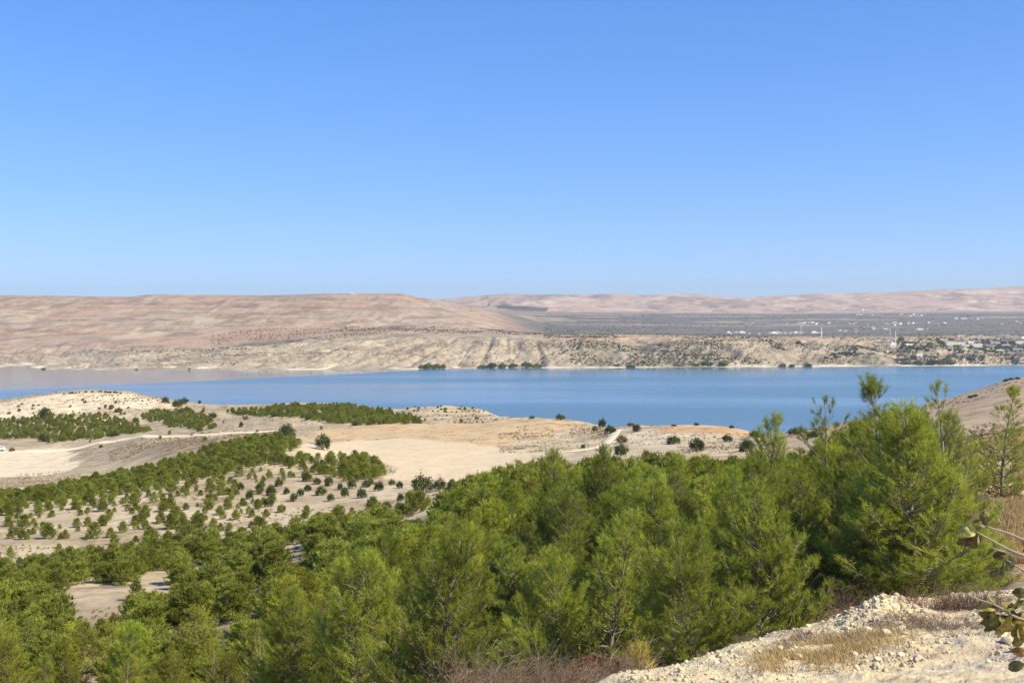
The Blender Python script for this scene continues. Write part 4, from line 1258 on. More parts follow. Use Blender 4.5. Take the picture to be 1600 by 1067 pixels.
G1 = ('round dark green shrub in the rows on bare ground below the sandy pit', 'round shrubs below the sandy pit')
for q in [(459, 783, 11), (469, 775, 12), (481, 767, 11), (502, 774, 16), (517, 783, 12), (514, 759, 14), (539, 777, 13), (531, 765, 9), (550, 763, 15), (565, 778, 15), (572, 761, 14), (592, 767, 15), (579, 758, 10), (612, 758, 10), (624, 763, 11), (626, 782, 12), (637, 777, 8), (662, 776, 7), (603, 795, 15), (424, 774, 15), (420, 792, 16), (719, 760, 10), (687, 766, 18), (707, 774, 24), (706, 763, 15), (436, 760, 12), (448, 772, 10), (478, 752, 13), (495, 757, 11), (405, 768, 13), (390, 780, 12), (375, 765, 11), (355, 772, 12), (440, 800, 12), (760, 770, 18)]:
    place_shrub(q[0], q[1], q[2] * 1.08, *G1, tall=rng.uniform(1.25, 1.6))
for px, py, w, lab, tall in [
    (447, 686, 27, 'large dark dome shaped shrub at the left end of the orange sand', 1.0),
    (504, 703, 23, 'dark round shrub on the upper rim of the pale sandy pit', 1.1),
    (660, 769, 33, 'widest dark shrub at the lower edge of the sandy pit', 0.95),
    (744, 763, 27, 'dark shrub at the lower right corner of the sandy pit', 0.95),
    (777, 763, 22, 'dark shrub beside the pine stand at the pit corner', 1.0),
    (71, 653, 19, 'dark tree shaped shrub on the upper edge of the left pine patch', 0.95),
    (67, 690, 14, 'dark shrub below the left pine patch', 1.1),
    (941, 668, 11, 'upright dark tree on the ridge beside the white track to the lake', 1.5),
    (953, 677, 16, 'rounded dark shrub just right of the upright ridge tree', 1.0),
    (929, 673, 9, 'small brownish shrub left of the upright ridge tree', 1.0),
    (995, 674, 13, 'green shrub at the left end of the orange ridge', 1.0),
    (985, 666, 10, 'low brownish shrub on the skyline right of the white track', 0.7),
    (972, 692, 16, 'brownish shrub on the right bank of the white track', 1.0),
    (970, 712, 22, 'dark shrub half hidden by the pine tops below the white track', 0.9),
    (1053, 694, 21, 'oval dark green shrub on bare slope below the orange ridge', 0.85),
    (1088, 705, 24, 'larger dark shrub directly above the pine tops below the orange ridge', 0.9),
    (1136, 690, 15, 'lone dark shrub under the middle of the orange ridge', 0.85),
    (1168, 705, 25, 'dark wide shrub left of the pointed pine top', 0.85),
    (1178, 684, 14, 'green shrub close to the pointed pine top', 1.0),
    (1010, 716, 15, 'grey green shrub over the pine tops between two dark shrubs', 1.0),
    (1046, 714, 12, 'small brown shrub between the dark shrubs below the orange ridge', 0.9),
    (875, 656, 13, 'grey half bare bush on the skyline of the sandy ridge', 0.9),
    (831, 654, 8, 'tiny dark bush on the skyline of the sandy ridge', 0.7),
    (1088, 665, 7, 'tiny flat topped bush on the orange ridge skyline', 0.9),
    (1143, 669, 7, 'tiny bush towards the right end of the orange ridge', 0.9),
    (1053, 666, 8, 'low bush at the middle of the orange ridge skyline', 0.6),
    (911, 700, 7, 'small dark bush on the pale rocks above the stand', 0.9),
    (1224, 664, 11, 'dark bush where the right hillside meets the water', 0.8),
    (1242, 679, 20, 'dark oval bush low on the dry right hillside', 0.75),
    (1270, 684, 18, 'olive bush low on the dry right hillside', 0.8),
    (1333, 642, 8, 'left one of two dark bushes on the right skyline', 0.9),
    (1345, 642, 8, 'right one of two dark bushes on the right skyline', 0.9),
    (258, 629, 11, 'dark oval shrub on the right shoulder of the pale hill', 0.9),
    (278, 636, 15, 'lower one of three dark shrubs beside the pale hill', 0.9),
    (287, 631, 14, 'upper one of three dark shrubs beside the pale hill', 0.8),
    (174, 640, 8, 'small brown shrub at the foot of the pale hill', 1.0),
    (185, 644, 11, 'brown shrub at the right foot of the pale hill', 0.9),
    (212, 661, 10, 'dark shrub between the two left pine patches', 1.1),
    (332, 654, 13, 'dark shrub at the right end of the middle pine patch', 0.9),
    (377, 667, 7, 'upright dark shrub on the bare ground above the road', 1.3),
    (158, 699, 6, 'little dark bush on the edge of the dirt road', 0.9),
    (312, 631, 5, 'tiny dark bush on the skyline right of the pale hill', 1.2),
    (19, 706, 9, 'brown bush in front of the parked lorry', 0.8),
    (1310, 690, 12, 'olive bush on the dry right hillside below the skyline', 0.8),
    (1445, 650, 12, 'small dark bush on the upper right hillside', 0.7),
]:
    prot, col = (SHR, (1, 1, 1))
    if 'brown' in lab or 'grey' in lab: col = (2.2, 1.5, 1.3)
    place_shrub(px, py, w * 1.08, lab, tall=tall * 1.2, color=col)
G2 = ('tiny shrub dotting the crest line of the pale hill', 'shrubs on the crest of the pale hill')
for i in range(26):
    px = rng.uniform(98, 192); place_shrub(px, float(np.interp(px, [98, 150, 192], [616, 613, 615])), rng.uniform(2.5, 4.5), *G2, d0=500)
G3 = ('tiny shrub on the flat terraced top near the lake', 'shrubs on the terraced top')
for i in range(24):
    px = rng.uniform(620, 745); place_shrub(px, rng.uniform(636, 643), rng.uniform(2.5, 5), *G3, d0=500)
for row_, a_, b_ in ((644, 640, 760), (650, 650, 770), (656, 680, 780), (661, 700, 785)):
    for px in np.arange(a_, b_, 5.5):
        if rng.random() < .75: place_shrub(px + rng.normal(0, 1.2), row_ + rng.normal(0, .7), rng.uniform(1.8, 3.4), *G3, d0=500, color=(1.5, 1.25, 1.1))
G6 = ('tiny shrub in the terrace rows on the face of the pale hill', 'shrubs in the terrace rows of the pale hill')
for row_, a_, b_ in ((619, 140, 225), (623, 130, 245), (627, 140, 255), (632, 150, 262)):
    for px in np.arange(a_, b_, 6.0):
        if rng.random() < .7: place_shrub(px + rng.normal(0, 1.2), row_ + rng.normal(0, .6), rng.uniform(1.6, 3.2), *G6, d0=500, color=(1.7, 1.35, 1.1))
G4 = ('small dark bush on the bare slope around the pale hill', 'bushes around the pale hill')
for i in range(40):
    place_shrub(rng.uniform(0, 330), rng.uniform(626, 660), rng.uniform(3, 6), *G4, d0=500, color=(1.6, 1.3, 1.1))
G5 = ('dark bush on the crest of the dry right hillside', 'bushes on the right crest')
for px, py in [(1572, 596), (1580, 594), (1590, 593), (1524, 620), (1516, 622)]:
    place_shrub(px, py, 8, *G5, tall=.8, d0=150)

# dry scrub, beyond counting
def build_scrub():
    base = []
    for i in range(3):
        r = np.random.default_rng(300 + i)
        n = 16
        d = unit(r.normal(size=(n, 3))); d[:, 2] = np.abs(d[:, 2])
        P = d * r.uniform(.3, 1, n)[:, None] * np.array([1, 1, .7])
        a = unit(r.normal(size=(n, 3))) * .38; b = unit(np.cross(a, r.normal(size=(n, 3)))) * .3
        base.append(np.stack([P - a, P + b, P + a], 1).reshape(-1, 3))
    Vs = []; n = 0; xs = []
    while n < 15000:
        px = rng.uniform(-40, 1640, 2000); py = rng.uniform(612, 1000, 2000)
        d = np.exp(rng.uniform(math.log(30), math.log(850), 2000)); x = (px - CX) / F * d
        f = fbm(x * .03, d * .03, 3, 401)
        keep = (f > -0.05) & (rng.random(2000) < np.clip(0.35 + d / 700, 0, 1)) & ~inpoly(x, d, PIT) & ~(inpoly(x, d, ORANGE) & (rng.random(2000) < .85)) & ~(inpoly(x, d, ROADSIDE))
        keep &= ~((px > 900) & (px < 1150) & (d < 100))
        for a, b in zip(x[keep], d[keep]):
            xs.append((a, b)); n += 1
    for a_, b_, c_, e_, n_ in ((170, 430, 430, 560, 2600), (-30, 130, 400, 470, 500), (780, 950, 315, 440, 1200), (-20, 330, 640, 850, 900)):
        q = rng.uniform(a_, b_, n_ * 2); d = rng.uniform(c_, e_, n_ * 2); x = (q - CX) / F * d
        f = fbm(x * .05, d * .03, 3, 431) > -.05
        xs.extend(list(zip(x[f][:n_], d[f][:n_])))
    xs = np.array(xs); z = near_z(xs[:, 0], xs[:, 1])
    ts = []
    for i, (x, d) in enumerate(xs):
        s = rng.uniform(.10, .30) * (1 + d / 450)
        v = base[i % 3]; a = rng.uniform(0, 6.28); ca, sa = math.cos(a), math.sin(a)
        Vs.append(np.stack([(v[:, 0] * ca - v[:, 1] * sa) * s + x, (v[:, 0] * sa + v[:, 1] * ca) * s + d, v[:, 2] * s + z[i]], 1))
        ts.append(np.full(len(v), rng.random()))
    V = np.concatenate(Vs)
    me = mesh_np('dry_scrub', V, np.arange(len(V)).reshape(-1, 3), M_SCRUB, False, {'tint': np.concatenate(ts)})
    tag(link('dry_scrub', me), 'low grey brown scrub dotted over the bare hillsides', kind='stuff')
build_scrub()

# ------------------------------------------------------------------ dry grass and brushwood near the camera
def grass_patch(name, pts, L, nb, label, w=.006):
    r = np.random.default_rng(len(pts))
    pts = np.asarray(pts)
    n = len(pts) * nb
    P = np.repeat(pts, nb, 0) + np.concatenate([r.normal(0, .06, (n, 2)), np.zeros((n, 1))], 1)
    ll = np.repeat(L * r.uniform(.6, 1.3, len(pts)), nb) * r.uniform(.5, 1.1, n)
    d = unit(np.concatenate([r.normal(0, .35, (n, 2)) + np.array([-.1, 0]), np.ones((n, 1))], 1))
    mid = P + d * (ll * .6)[:, None]
    tip = mid + unit(d + np.concatenate([r.normal(0, .5, (n, 2)), np.full((n, 1), -.15)], 1)) * (ll * .45)[:, None]
    sd = unit(np.cross(d, r.normal(size=(n, 3)))) * w
    V = np.stack([P - sd, P + sd, mid + sd * .7, mid - sd * .7, tip], 1).reshape(-1, 3)
    b = np.arange(n)[:, None] * 5
    T = np.concatenate([b + np.array([0, 1, 2]), b + np.array([0, 2, 3]), b + np.array([3, 2, 4])], 0)
    tv = np.repeat(np.repeat(r.uniform(0, 1, len(pts)), nb), 5)
    me = mesh_np(name, V, T, M_GRASS, False, {'tint': np.clip(tv + np.repeat(r.normal(0, .15, n), 5), 0, 1)})
    return tag(link(name, me), label, kind='stuff')

def build_grass():
    pts = []
    while len(pts) < 620:
        px = rng.normal(1300, 55); d = rng.normal(10.9, .6) + (px - 1300) * .004
        if not (1170 < px < 1440 and 9 < d < 12.6): continue
        if fbm(np.array([px * .02]), np.array([d * 1.5]), 2, 417)[0] < -.15: continue
        x = (px - CX) / F * d; pts.append((x, d, float(bank_z(np.array([x]), np.array([d]))[0]) - .01))
    grass_patch('dry_grass', pts, .095, 18, 'yellow dry grass mat at the bottom of the gravel bank', .003)
    pts = []
    while len(pts) < 4200:
        px = rng.uniform(1470, 1760); d = math.exp(rng.uniform(math.log(27), math.log(75)))
        e = 1522 - 22 * math.sin(d * .13) + rng.normal(0, 18)
        if d > 52: e -= 40
        if px < e: continue
        x = (px - CX) / F * d
        if fbm(np.array([x * .3]), np.array([d * .2]), 3, 411)[0] < -.12: continue
        pts.append((x, d, 0))
    pts = np.array(pts); pts[:, 2] = near_z(pts[:, 0], pts[:, 1]) - .02
    grass_patch('dry_grass', pts, .34, 14, 'tall yellow dry grass covering the slope at the right edge', .008)
    # straggly grass along the crest and under the pines
    pts = []
    for _ in range(420):
        px = rng.uniform(980, 1560); d = float(crest_d(px)) + rng.normal(1.6, .5); x = (px - CX) / F * d
        if fbm(np.array([x * .8]), np.array([d * .8]), 2, 413)[0] < 0.0: continue
        pts.append((x, d, float(max(near_z(np.array([x]), np.array([d]))[0], bank_z(np.array([x]), np.array([d]))[0])) - .03))
    grass_patch('dry_grass', pts, .22, 14, 'thin dry grass fringe along the crest of the gravel bank', .005)
build_grass()

def make_brush(seed, n, L, rad, droop=.3, th=.006, mat=None):
    r = np.random.default_rng(seed)
    g = Geo(); 
    V = []; T = []; tv = []; b = 0
    for i in range(n):
        a = r.uniform(0, 6.28); q = r.uniform(0, 1) ** .5 * rad
        p = np.array([math.cos(a) * q, math.sin(a) * q, 0.0])
        d = unit(np.array([math.cos(a) * r.uniform(.1, .9), math.sin(a) * r.uniform(.1, .9), r.uniform(.5, 1.1)]))
        l = L * r.uniform(.5, 1.15); t0 = r.random()
        stack = [(p, d, l, th, 0)]
        while stack:
            p, d, l, w, lev = stack.pop()
            pts = [p]
            for s in range(3):
                d = unit(d + r.normal(0, .22, 3) + np.array([0, 0, -droop * .1 * s]))
                p = p + d * l / 3; pts.append(p)
                if lev < 2 and r.random() < .75:
                    stack.append((p, unit(d + r.normal(0, .65, 3)), l * r.uniform(.35, .6), w * .6, lev + 1))
            sd = unit(np.cross(d, r.normal(size=3))); sd2 = unit(np.cross(d, sd))
            for e in (sd, sd2):
                ws = [w, w * .8, w * .55, w * .25]
                for k in range(4):
                    V.append(pts[k] - e * ws[k]); V.append(pts[k] + e * ws[k]); tv += [t0, t0]
                for k in range(3):
                    T.append((b + 2 * k, b + 2 * k + 1, b + 2 * k + 3, b + 2 * k + 2))
                b += 8
    return mesh_np('brushwood', np.array(V), np.array(T), mat or M_TWIG, False, {'tint': np.array(tv)})
BR = [make_brush(501, 75, .75, .35), make_brush(502, 90, .6, .45), make_brush(503, 60, .9, .3)]
BRS = [make_brush(511, 130, .32, .30, th=.004), make_brush(512, 150, .26, .35, th=.004)]

def place_brush(px, d, s, k, lab, grp=None, set_=BR, color=(1, 1, 1), on_bank=False, name='dry_bush', tall=1.0):
    x = (px - CX) / F * d
    z = float((bank_z if on_bank else near_z)(np.array([x]), np.array([d]))[0])
    o = link(name, set_[k % len(set_)], loc=(x, d, z - .02), rz=rng.uniform(0, 6.28), scale=(s, s, s * tall))
    o.color = (*color, 1)
    return tag(o, lab, 'dry bush', grp)

for i in range(30):
    px = rng.uniform(715, 985); d = rng.uniform(13.2, 17.5)
    place_brush(px, d, rng.uniform(.45, .75), i, 'leafless grey brown bush in the brushwood along the bottom middle edge', 'brushwood along the bottom edge', color=(1.35, 1.22, 1.1))
place_brush(1338, 18.6, .9, 0, 'bare tan twiggy bush leaning on the crest of the gravel bank', color=(1.35, 1.05, .8))
place_brush(1300, 19.8, .8, 2, 'tangle of dead branches in the shade behind the tan bush', color=(1.1, .9, .75))
place_brush(1320, 20.4, .85, 1, 'second tangle of dead branches behind the tan bush', color=(1.0, .85, .7))
place_brush(1352, 19.2, .6, 2, 'small tan bush right of the leaning twiggy bush', color=(1.3, 1.05, .8))
for px, d, s, lab in [(1520, 14.6, 1.35, 'dense grey brown cushion of twigs above the stones on the gravel'), (1545, 14.2, 1.0, 'grey cushion of twigs right under the hanging fig leaves'), (1448, 14.4, 1.05, 'reddish brown twig cushion in the middle of the gravel slope'), (1495, 14.3, .8, 'small dark twig cushion between two larger ones on the gravel'), (1440, 12.2, 1.2, 'flat grey twig mat low on the gravel at the bottom edge'), (1480, 12.0, 1.2, 'flat brown twig mat at the bottom edge below the cushions'), (1405, 12.6, 1.0, 'grey twig mat beside the yellow grass'), (1240, 12.0, .7, 'thin brown twig mat at the left end of the yellow grass'), (1262, 12.5, .6, 'reddish twig tuft at the upper edge of the yellow grass'), (1415, 13.2, .8, 'olive grey twig mat under the rubble heap'), (1500, 11.5, 1.1, 'brown twig mat cut by the bottom edge of the picture'), (1165, 14.6, .55, 'single small dark weed on the white gravel near the narrow end'), (1580, 13.0, .9, 'twig mat at the right edge below the stones'), (1350, 11.6, .8, 'tawny twig mat in front of the yellow grass')]:
    place_brush(px, d, s * .8, int(rng.integers(0, 2)), lab, set_=BRS, on_bank=True, color=(1.35, .95, .8) if 'red' in lab else (1.2, 1.05, .95), tall=.45 if 'mat' in lab else .95)

def rust_bush():
    d = 18.2
    x = (925 - CX) / F * d; z = float(near_z(np.array([x]), np.array([d]))[0])
    root = link('rust_bush', None, loc=(x, d, z)); tag(root, 'rounded bush with rust red dead leaves on top and green below in the bottom middle', 'bush')
    root.scale = (.68, .68, .82)
    st, c0 = make_shrub(601, 3000, .05, 1.0, M_RUST)
    link('stem', st, root); link('crown', c0, root)
    _, c1 = make_shrub(602, 2200, .05, .75, M_SHRUB)
    o = link('green_foliage', c1, root); o.location = (-.25, -.35, 0); o.scale = (.95, .9, .9); o.color = (1.6, 1.6, 1.2, 1)
rust_bush()
w_, c_ = make_pine(seed=71, h=1.2, rad=.42, whorl_gap=.12, twig_gap=.10, shoot_gap=.09, nn=14, nl=.06, nw=.006)
SMALL = [(w_, c_, 1.25)]
place_pine(1003, 17.0, .95, 1.0, SMALL, 0, 'small yellowish conical pine at the left tip of the white gravel', color=(1.75, 1.25, 1.3))
place_pine(1330, 33, 1.5, 1.1, HI, 3, 'short pine on the bare reddish ground inside the shaded gap')

def make_juniper():
    d = 17.2
    for px, s, lab in ((872, 1.0, 'spiky grey green upright bush left of the rust red bush'), (835, .75, 'smaller spiky green bush beside the grey brushwood')):
        place_brush(px, d, s * 1.25, 0, lab, color=(.55, .75, .38), name='spiky_bush')
make_juniper()

# ------------------------------------------------------------------ fig branches reaching in from the right
def fig_leaf_mesh(seed, lobed):
    r = np.random.default_rng(seed)
    out = []
    n = 22
    for i in range(n):
        a = 2 * math.pi * i / n
        if lobed:
            rr = .36 + .20 * max(0, math.cos(2.5 * (a))) ** 2 * 1.0 + .06 * math.cos(a)
            rr = .30 + .26 * abs(math.cos(2.5 * a)) ** 1.3 if abs(a - math.pi) > .5 else .25
        else:
            rr = .5 * (1 - .38 * abs(math.sin(a)) ** 1.0) * (1 + .03 * r.normal())
        out.append((.5 + rr * math.cos(a), rr * math.sin(a)))
    V = []; T = []
    rings = [0, .5, 1.0]
    V.append((.48, 0, 0))
    for k in (.5, 1.0):
        for x, y in out:
            X = .48 + (x - .48) * k; Y = y * k
            z = -.9 * Y * Y + .45 * abs(Y) - .5 * (X - .3) ** 2 + .035 * math.sin(9 * X + 6 * Y + seed)
            V.append((X, Y, z))
    F_ = []
    for i in range(n):
        j = (i + 1) % n
        F_.append((0, 1 + i, 1 + j)); F_.append((1 + i, 1 + n + i, 1 + n + j)); F_.append((1 + i, 1 + n + j, 1 + j))
    V = np.array(V); tv = np.clip(.35 + .35 * np.sin(V[:, 1] * 30) ** 8 + r.normal(0, .1, len(V)), 0, 1)
    return mesh_np('fig_leaf', V, np.array(F_), M_FIG, True, {'tint': tv})
FIG = [fig_leaf_mesh(701, False), fig_leaf_mesh(702, False), fig_leaf_mesh(703, True), fig_leaf_mesh(704, True)]

def fig_tree():
    D0 = 4.0
    def P(px, py, d=D0):
        return Vector(((px - CX) / F * d, d, -(py - HY) / F * d))
    gx, gy = 2.75, 4.6
    gz = float(near_z(np.array([gx]), np.array([gy]))[0])
    root = link('fig_tree', None, loc=(gx, gy, gz))
    tag(root, 'fig tree branches with green and yellowing leaves hanging in from the right edge', 'tree')
    inv = Vector((gx, gy, gz))
    def tube(name, pts, r0, r1):
        g = Geo(); n = len(pts)
        # smooth the polyline
        q = []
        for i in range(n - 1):
            for t in (0, .5):
                q.append(pts[i].lerp(pts[i + 1], t))
        q.append(pts[-1])
        q2 = [q[0]] + [(q[i - 1] + q[i] * 2 + q[i + 1]) / 4 for i in range(1, len(q) - 1)] + [q[-1]]
        g.tube([tuple(p - inv) for p in q2], [(r0 + (r1 - r0) * i / (len(q2) - 1)) * .75 for i in range(len(q2))], 8)
        return link(name, g.mesh('fig_branch', M_FIGBARK, True), root)
    base = inv + Vector((0, 0, -.05)); crotch = inv + Vector((-.25, -.1, 1.1))
    tube('trunk', [base, inv + Vector((-.05, 0, .5)), crotch], .09, .05)
    e1 = P(1680, 900, 4.2)
    tube('branch', [crotch, e1, P(1625, 852), P(1600, 844), P(1572, 831), P(1550, 826), P(1541, 821)], .011, .0035)
    tube('branch', [P(1573, 831), P(1575, 815), P(1578, 797)], .0038, .0025)
    tube('branch', [crotch, P(1670, 910, 4.2), P(1625, 876), P(1597, 867), P(1572, 857), P(1548, 843), P(1525, 831)], .011, .004)
    tube('branch', [P(1585, 863), P(1565, 862), P(1549, 855)], .005, .003)
    tube('branch', [P(1625, 900), P(1602, 893), P(1585, 882), P(1572, 874)], .007, .003)
    tube('branch', [P(1600, 893), P(1590, 897), P(1575, 895)], .004, .003)
    tube('branch', [crotch, P(1680, 985, 4.2), P(1620, 972), P(1590, 966), P(1572, 955), P(1555, 944), P(1530, 937), P(1510, 928)], .010, .0028)
    def leaf(px, py, size, ang, tilt, k, col, roll=0.0, d=D0):
        """size in picture pixels; ang: direction in the picture plane the leaf points to (degrees, 0 = right, 90 = up)"""
        o = link('leaf', FIG[k], root)
        L = size * .66 / F * d
        a = R(ang)
        X = Vector((math.cos(a), 0, math.sin(a)))
        Nn = Vector((0, -1, 0))
        Yv = Nn.cross(X)
        Mx = Matrix((X, Yv, Nn)).transposed()
        Mx = Mx @ Matrix.Rotation(R(roll), 3, 'X') @ Matrix.Rotation(R(tilt), 3, 'Y')
        o.matrix_local = Matrix.Translation(P(px, py, d) - inv) @ Mx.to_4x4() @ Matrix.Diagonal((L, L, L, 1))
        o.color = (*col, 1)
    DK = (1.2, 1.1, 1.2); GR = (1.9, 1.8, 1.7); YE = (3.6, 2.7, 2.0); LT = (3.4, 3.2, 3.2)
    BRN = (1.3, .75, .8)
    for a in [
        (1541, 821, 30, 152, 20, 0, DK, 25), (1541, 820, 34, 120, 30, 1, BRN, -40), (1535, 806, 26, 20, 10, 1, GR, 10), (1524, 812, 30, 95, 35, 0, BRN, 50),
        (1526, 831, 42, 178, 10, 0, LT, 25), (1524, 832, 30, 140, 20, 1, LT, -20), (1528, 834, 44, 250, 15, 1, DK, 10), (1522, 834, 42, 220, 25, 0, BRN, 30), (1530, 832, 40, 285, 10, 0, LT, -35), (1518, 830, 34, 165, 30, 2, GR, 40),
        (1508, 838, 30, 240, 20, 1, DK, 0), (1534, 838, 30, 300, 30, 1, YE, 20),
        (1572, 866, 30, 185, 15, 1, BRN, 20), (1578, 868, 44, 262, 10, 0, (1.6, 1.6, 2.0), 15), (1573, 872, 40, 285, 20, 1, (1.3, 1.4, 1.5), -20),
        (1566, 886, 42, 240, 15, 0, DK, 20), (1562, 890, 34, 210, 20, 1, DK, -15), (1556, 886, 28, 255, 20, 1, BRN, 15),
        (1598, 862, 38, 15, 20, 0, GR, 25), (1596, 846, 30, 330, 25, 1, YE, -10), (1604, 880, 40, 300, 15, 1, GR, 15),
        (1556, 943, 22, 120, 10, 1, GR, 20), (1563, 950, 44, 20, 15, 1, (1.1, 1.0, .8), -45), (1574, 952, 52, 22, 10, 0, DK, 35), (1590, 946, 40, 10, 20, 0, (1.3, 1.3, 1.0), -20),
        (1556, 950, 36, 165, 15, 0, YE, 30), (1560, 954, 52, 228, 20, 2, DK, 15), (1562, 956, 60, 250, 12, 2, (.8, .9, .8), -10), (1566, 956, 66, 268, 12, 3, YE, 10), (1570, 957, 54, 290, 20, 3, GR, -20), (1572, 955, 44, 310, 15, 2, (.6, .7, .6), 25), (1562, 953, 46, 210, 25, 3, (.7, .8, .6), 0),
        (1584, 972, 44, 330, 15, 0, YE, 20), (1592, 980, 46, 300, 20, 1, YE, -25), (1590, 975, 50, 270, 20, 0, (1.6, 1.2, .9), 30), (1596, 990, 40, 250, 15, 1, DK, 10),
        (1600, 1036, 40, 195, 25, 0, DK, 30), (1606, 1020, 36, 170, 15, 1, BRN, 20),
        (1610, 930, 40, 160, 25, 0, DK, 20), (1612, 960, 50, 200, 15, 1, YE, 30),
    ]:
        leaf(*a)
    rf = np.random.default_rng(77)
    C0 = inv + Vector((-.1, .05, 1.25))
    for i in range(9):
        a = rf.uniform(-1.2, 1.9); e = rf.uniform(.3, 1.1); L = rf.uniform(.5, .95)
        dv = Vector((math.cos(a) * math.cos(e) * .9 + .15, math.sin(a) * math.cos(e) - .15, math.sin(e)))
        q0 = crotch; q1 = crotch + dv * L * .5 + Vector((0, 0, .05)); q2 = crotch + dv * L
        if CX + F * q2.x / q2.y < 1690: continue
        tube('branch', [q0, q1, q2], .016, .004)
        for k in range(9):
            t = rf.uniform(.45, 1.05)
            c = crotch + dv * L * t + Vector(rf.normal(0, .05, 3))
            if CX + F * c.x / c.y < 1640: continue
            leaf(CX + F * c.x / c.y, HY - F * c.z / c.y, rf.uniform(42, 66), rf.uniform(0, 360), rf.uniform(-30, 40), int(rf.integers(0, 4)), (rf.uniform(1.0, 2.4),) * 2 + (1.3,), rf.uniform(-50, 50), c.y)
    return root
fig_tree()

# ------------------------------------------------------------------ lorry on the dirt road
def lorry():
    x, y, z = hit(-6, 706, d0=480)
    z = float(near_z(np.array([x]), np.array([y]))[0]) + .45
    root = link('lorry', None, loc=(x, y, z)); tag(root, 'white cabbed lorry with a grey load body on the dirt road at the left edge', 'lorry')
    g = Geo(); g.box((3.15, 0, 1.35), (2.1, 2.3, 1.1)); g.box((2.95, 0, 2.35), (1.7, 2.2, .95), taper=.86); g.box((4.25, 0, .75), (.14, 2.3, .35))
    cab = link('cab', g.mesh('cab', M_TRUCKW), root)
    g = Geo(); g.box((3.2, -1.06, 2.3), (.75, .16, .55)); 
    link('side_window', g.mesh('window', M_WIN), cab)
    g = Geo(); g.box((3.76, 0, 2.3), (.12, 1.8, .6))
    link('windscreen', g.mesh('windscreen', M_WIN), cab)
    for sy in (-.8, .8):
        g = Geo(); g.box((4.22, sy, 1.15), (.06, .35, .22)); link('headlight', g.mesh('headlight', M_WHITE), cab)
    g = Geo(); g.box((-1.3, 0, 1.9), (6.4, 2.4, 1.5)); 
    for i in range(8): g.box((-4.3 + i * .86, -1.23, 1.9), (.1, .08, 1.5))
    link('load_body', g.mesh('load_body', M_TRUCKG), root)
    g = Geo(); g.box((-.6, 0, .85), (7.6, 1.0, .3)); link('chassis', g.mesh('chassis', M_TYRE), root)
    for wx in (3.2, -1.9, -3.3):
        for sy in (-1, 1):
            g = Geo(); g.lathe([(.12, -.16), (.5, -.16), (.5, .16), (.12, .16)], 16)
            w = link('wheel', g.mesh('wheel', M_TYRE), root); w.location = (wx, sy * 1.02, .5); w.rotation_euler = (R(90), 0, 0)
            g = Geo(); g.lathe([(.05, -.18), (.26, -.18), (.26, .18), (.05, .18)], 12)
            link('rim', g.mesh('rim', M_STEEL), w)
lorry()

# ------------------------------------------------------------------ far shore: shrubs, trees, village
def far_blob(r, n=8):
    d = unit(r.normal(size=(n, 3))); d[:, 2] = np.abs(d[:, 2])
    P = d * r.uniform(.35, .9, n)[:, None] * np.array([1, 1, 1.1])
    a = unit(r.normal(size=(n, 3))) * .62; b = unit(np.cross(a, r.normal(size=(n, 3)))) * .5
    return np.stack([P - a, P + b, P + a], 1).reshape(-1, 3)

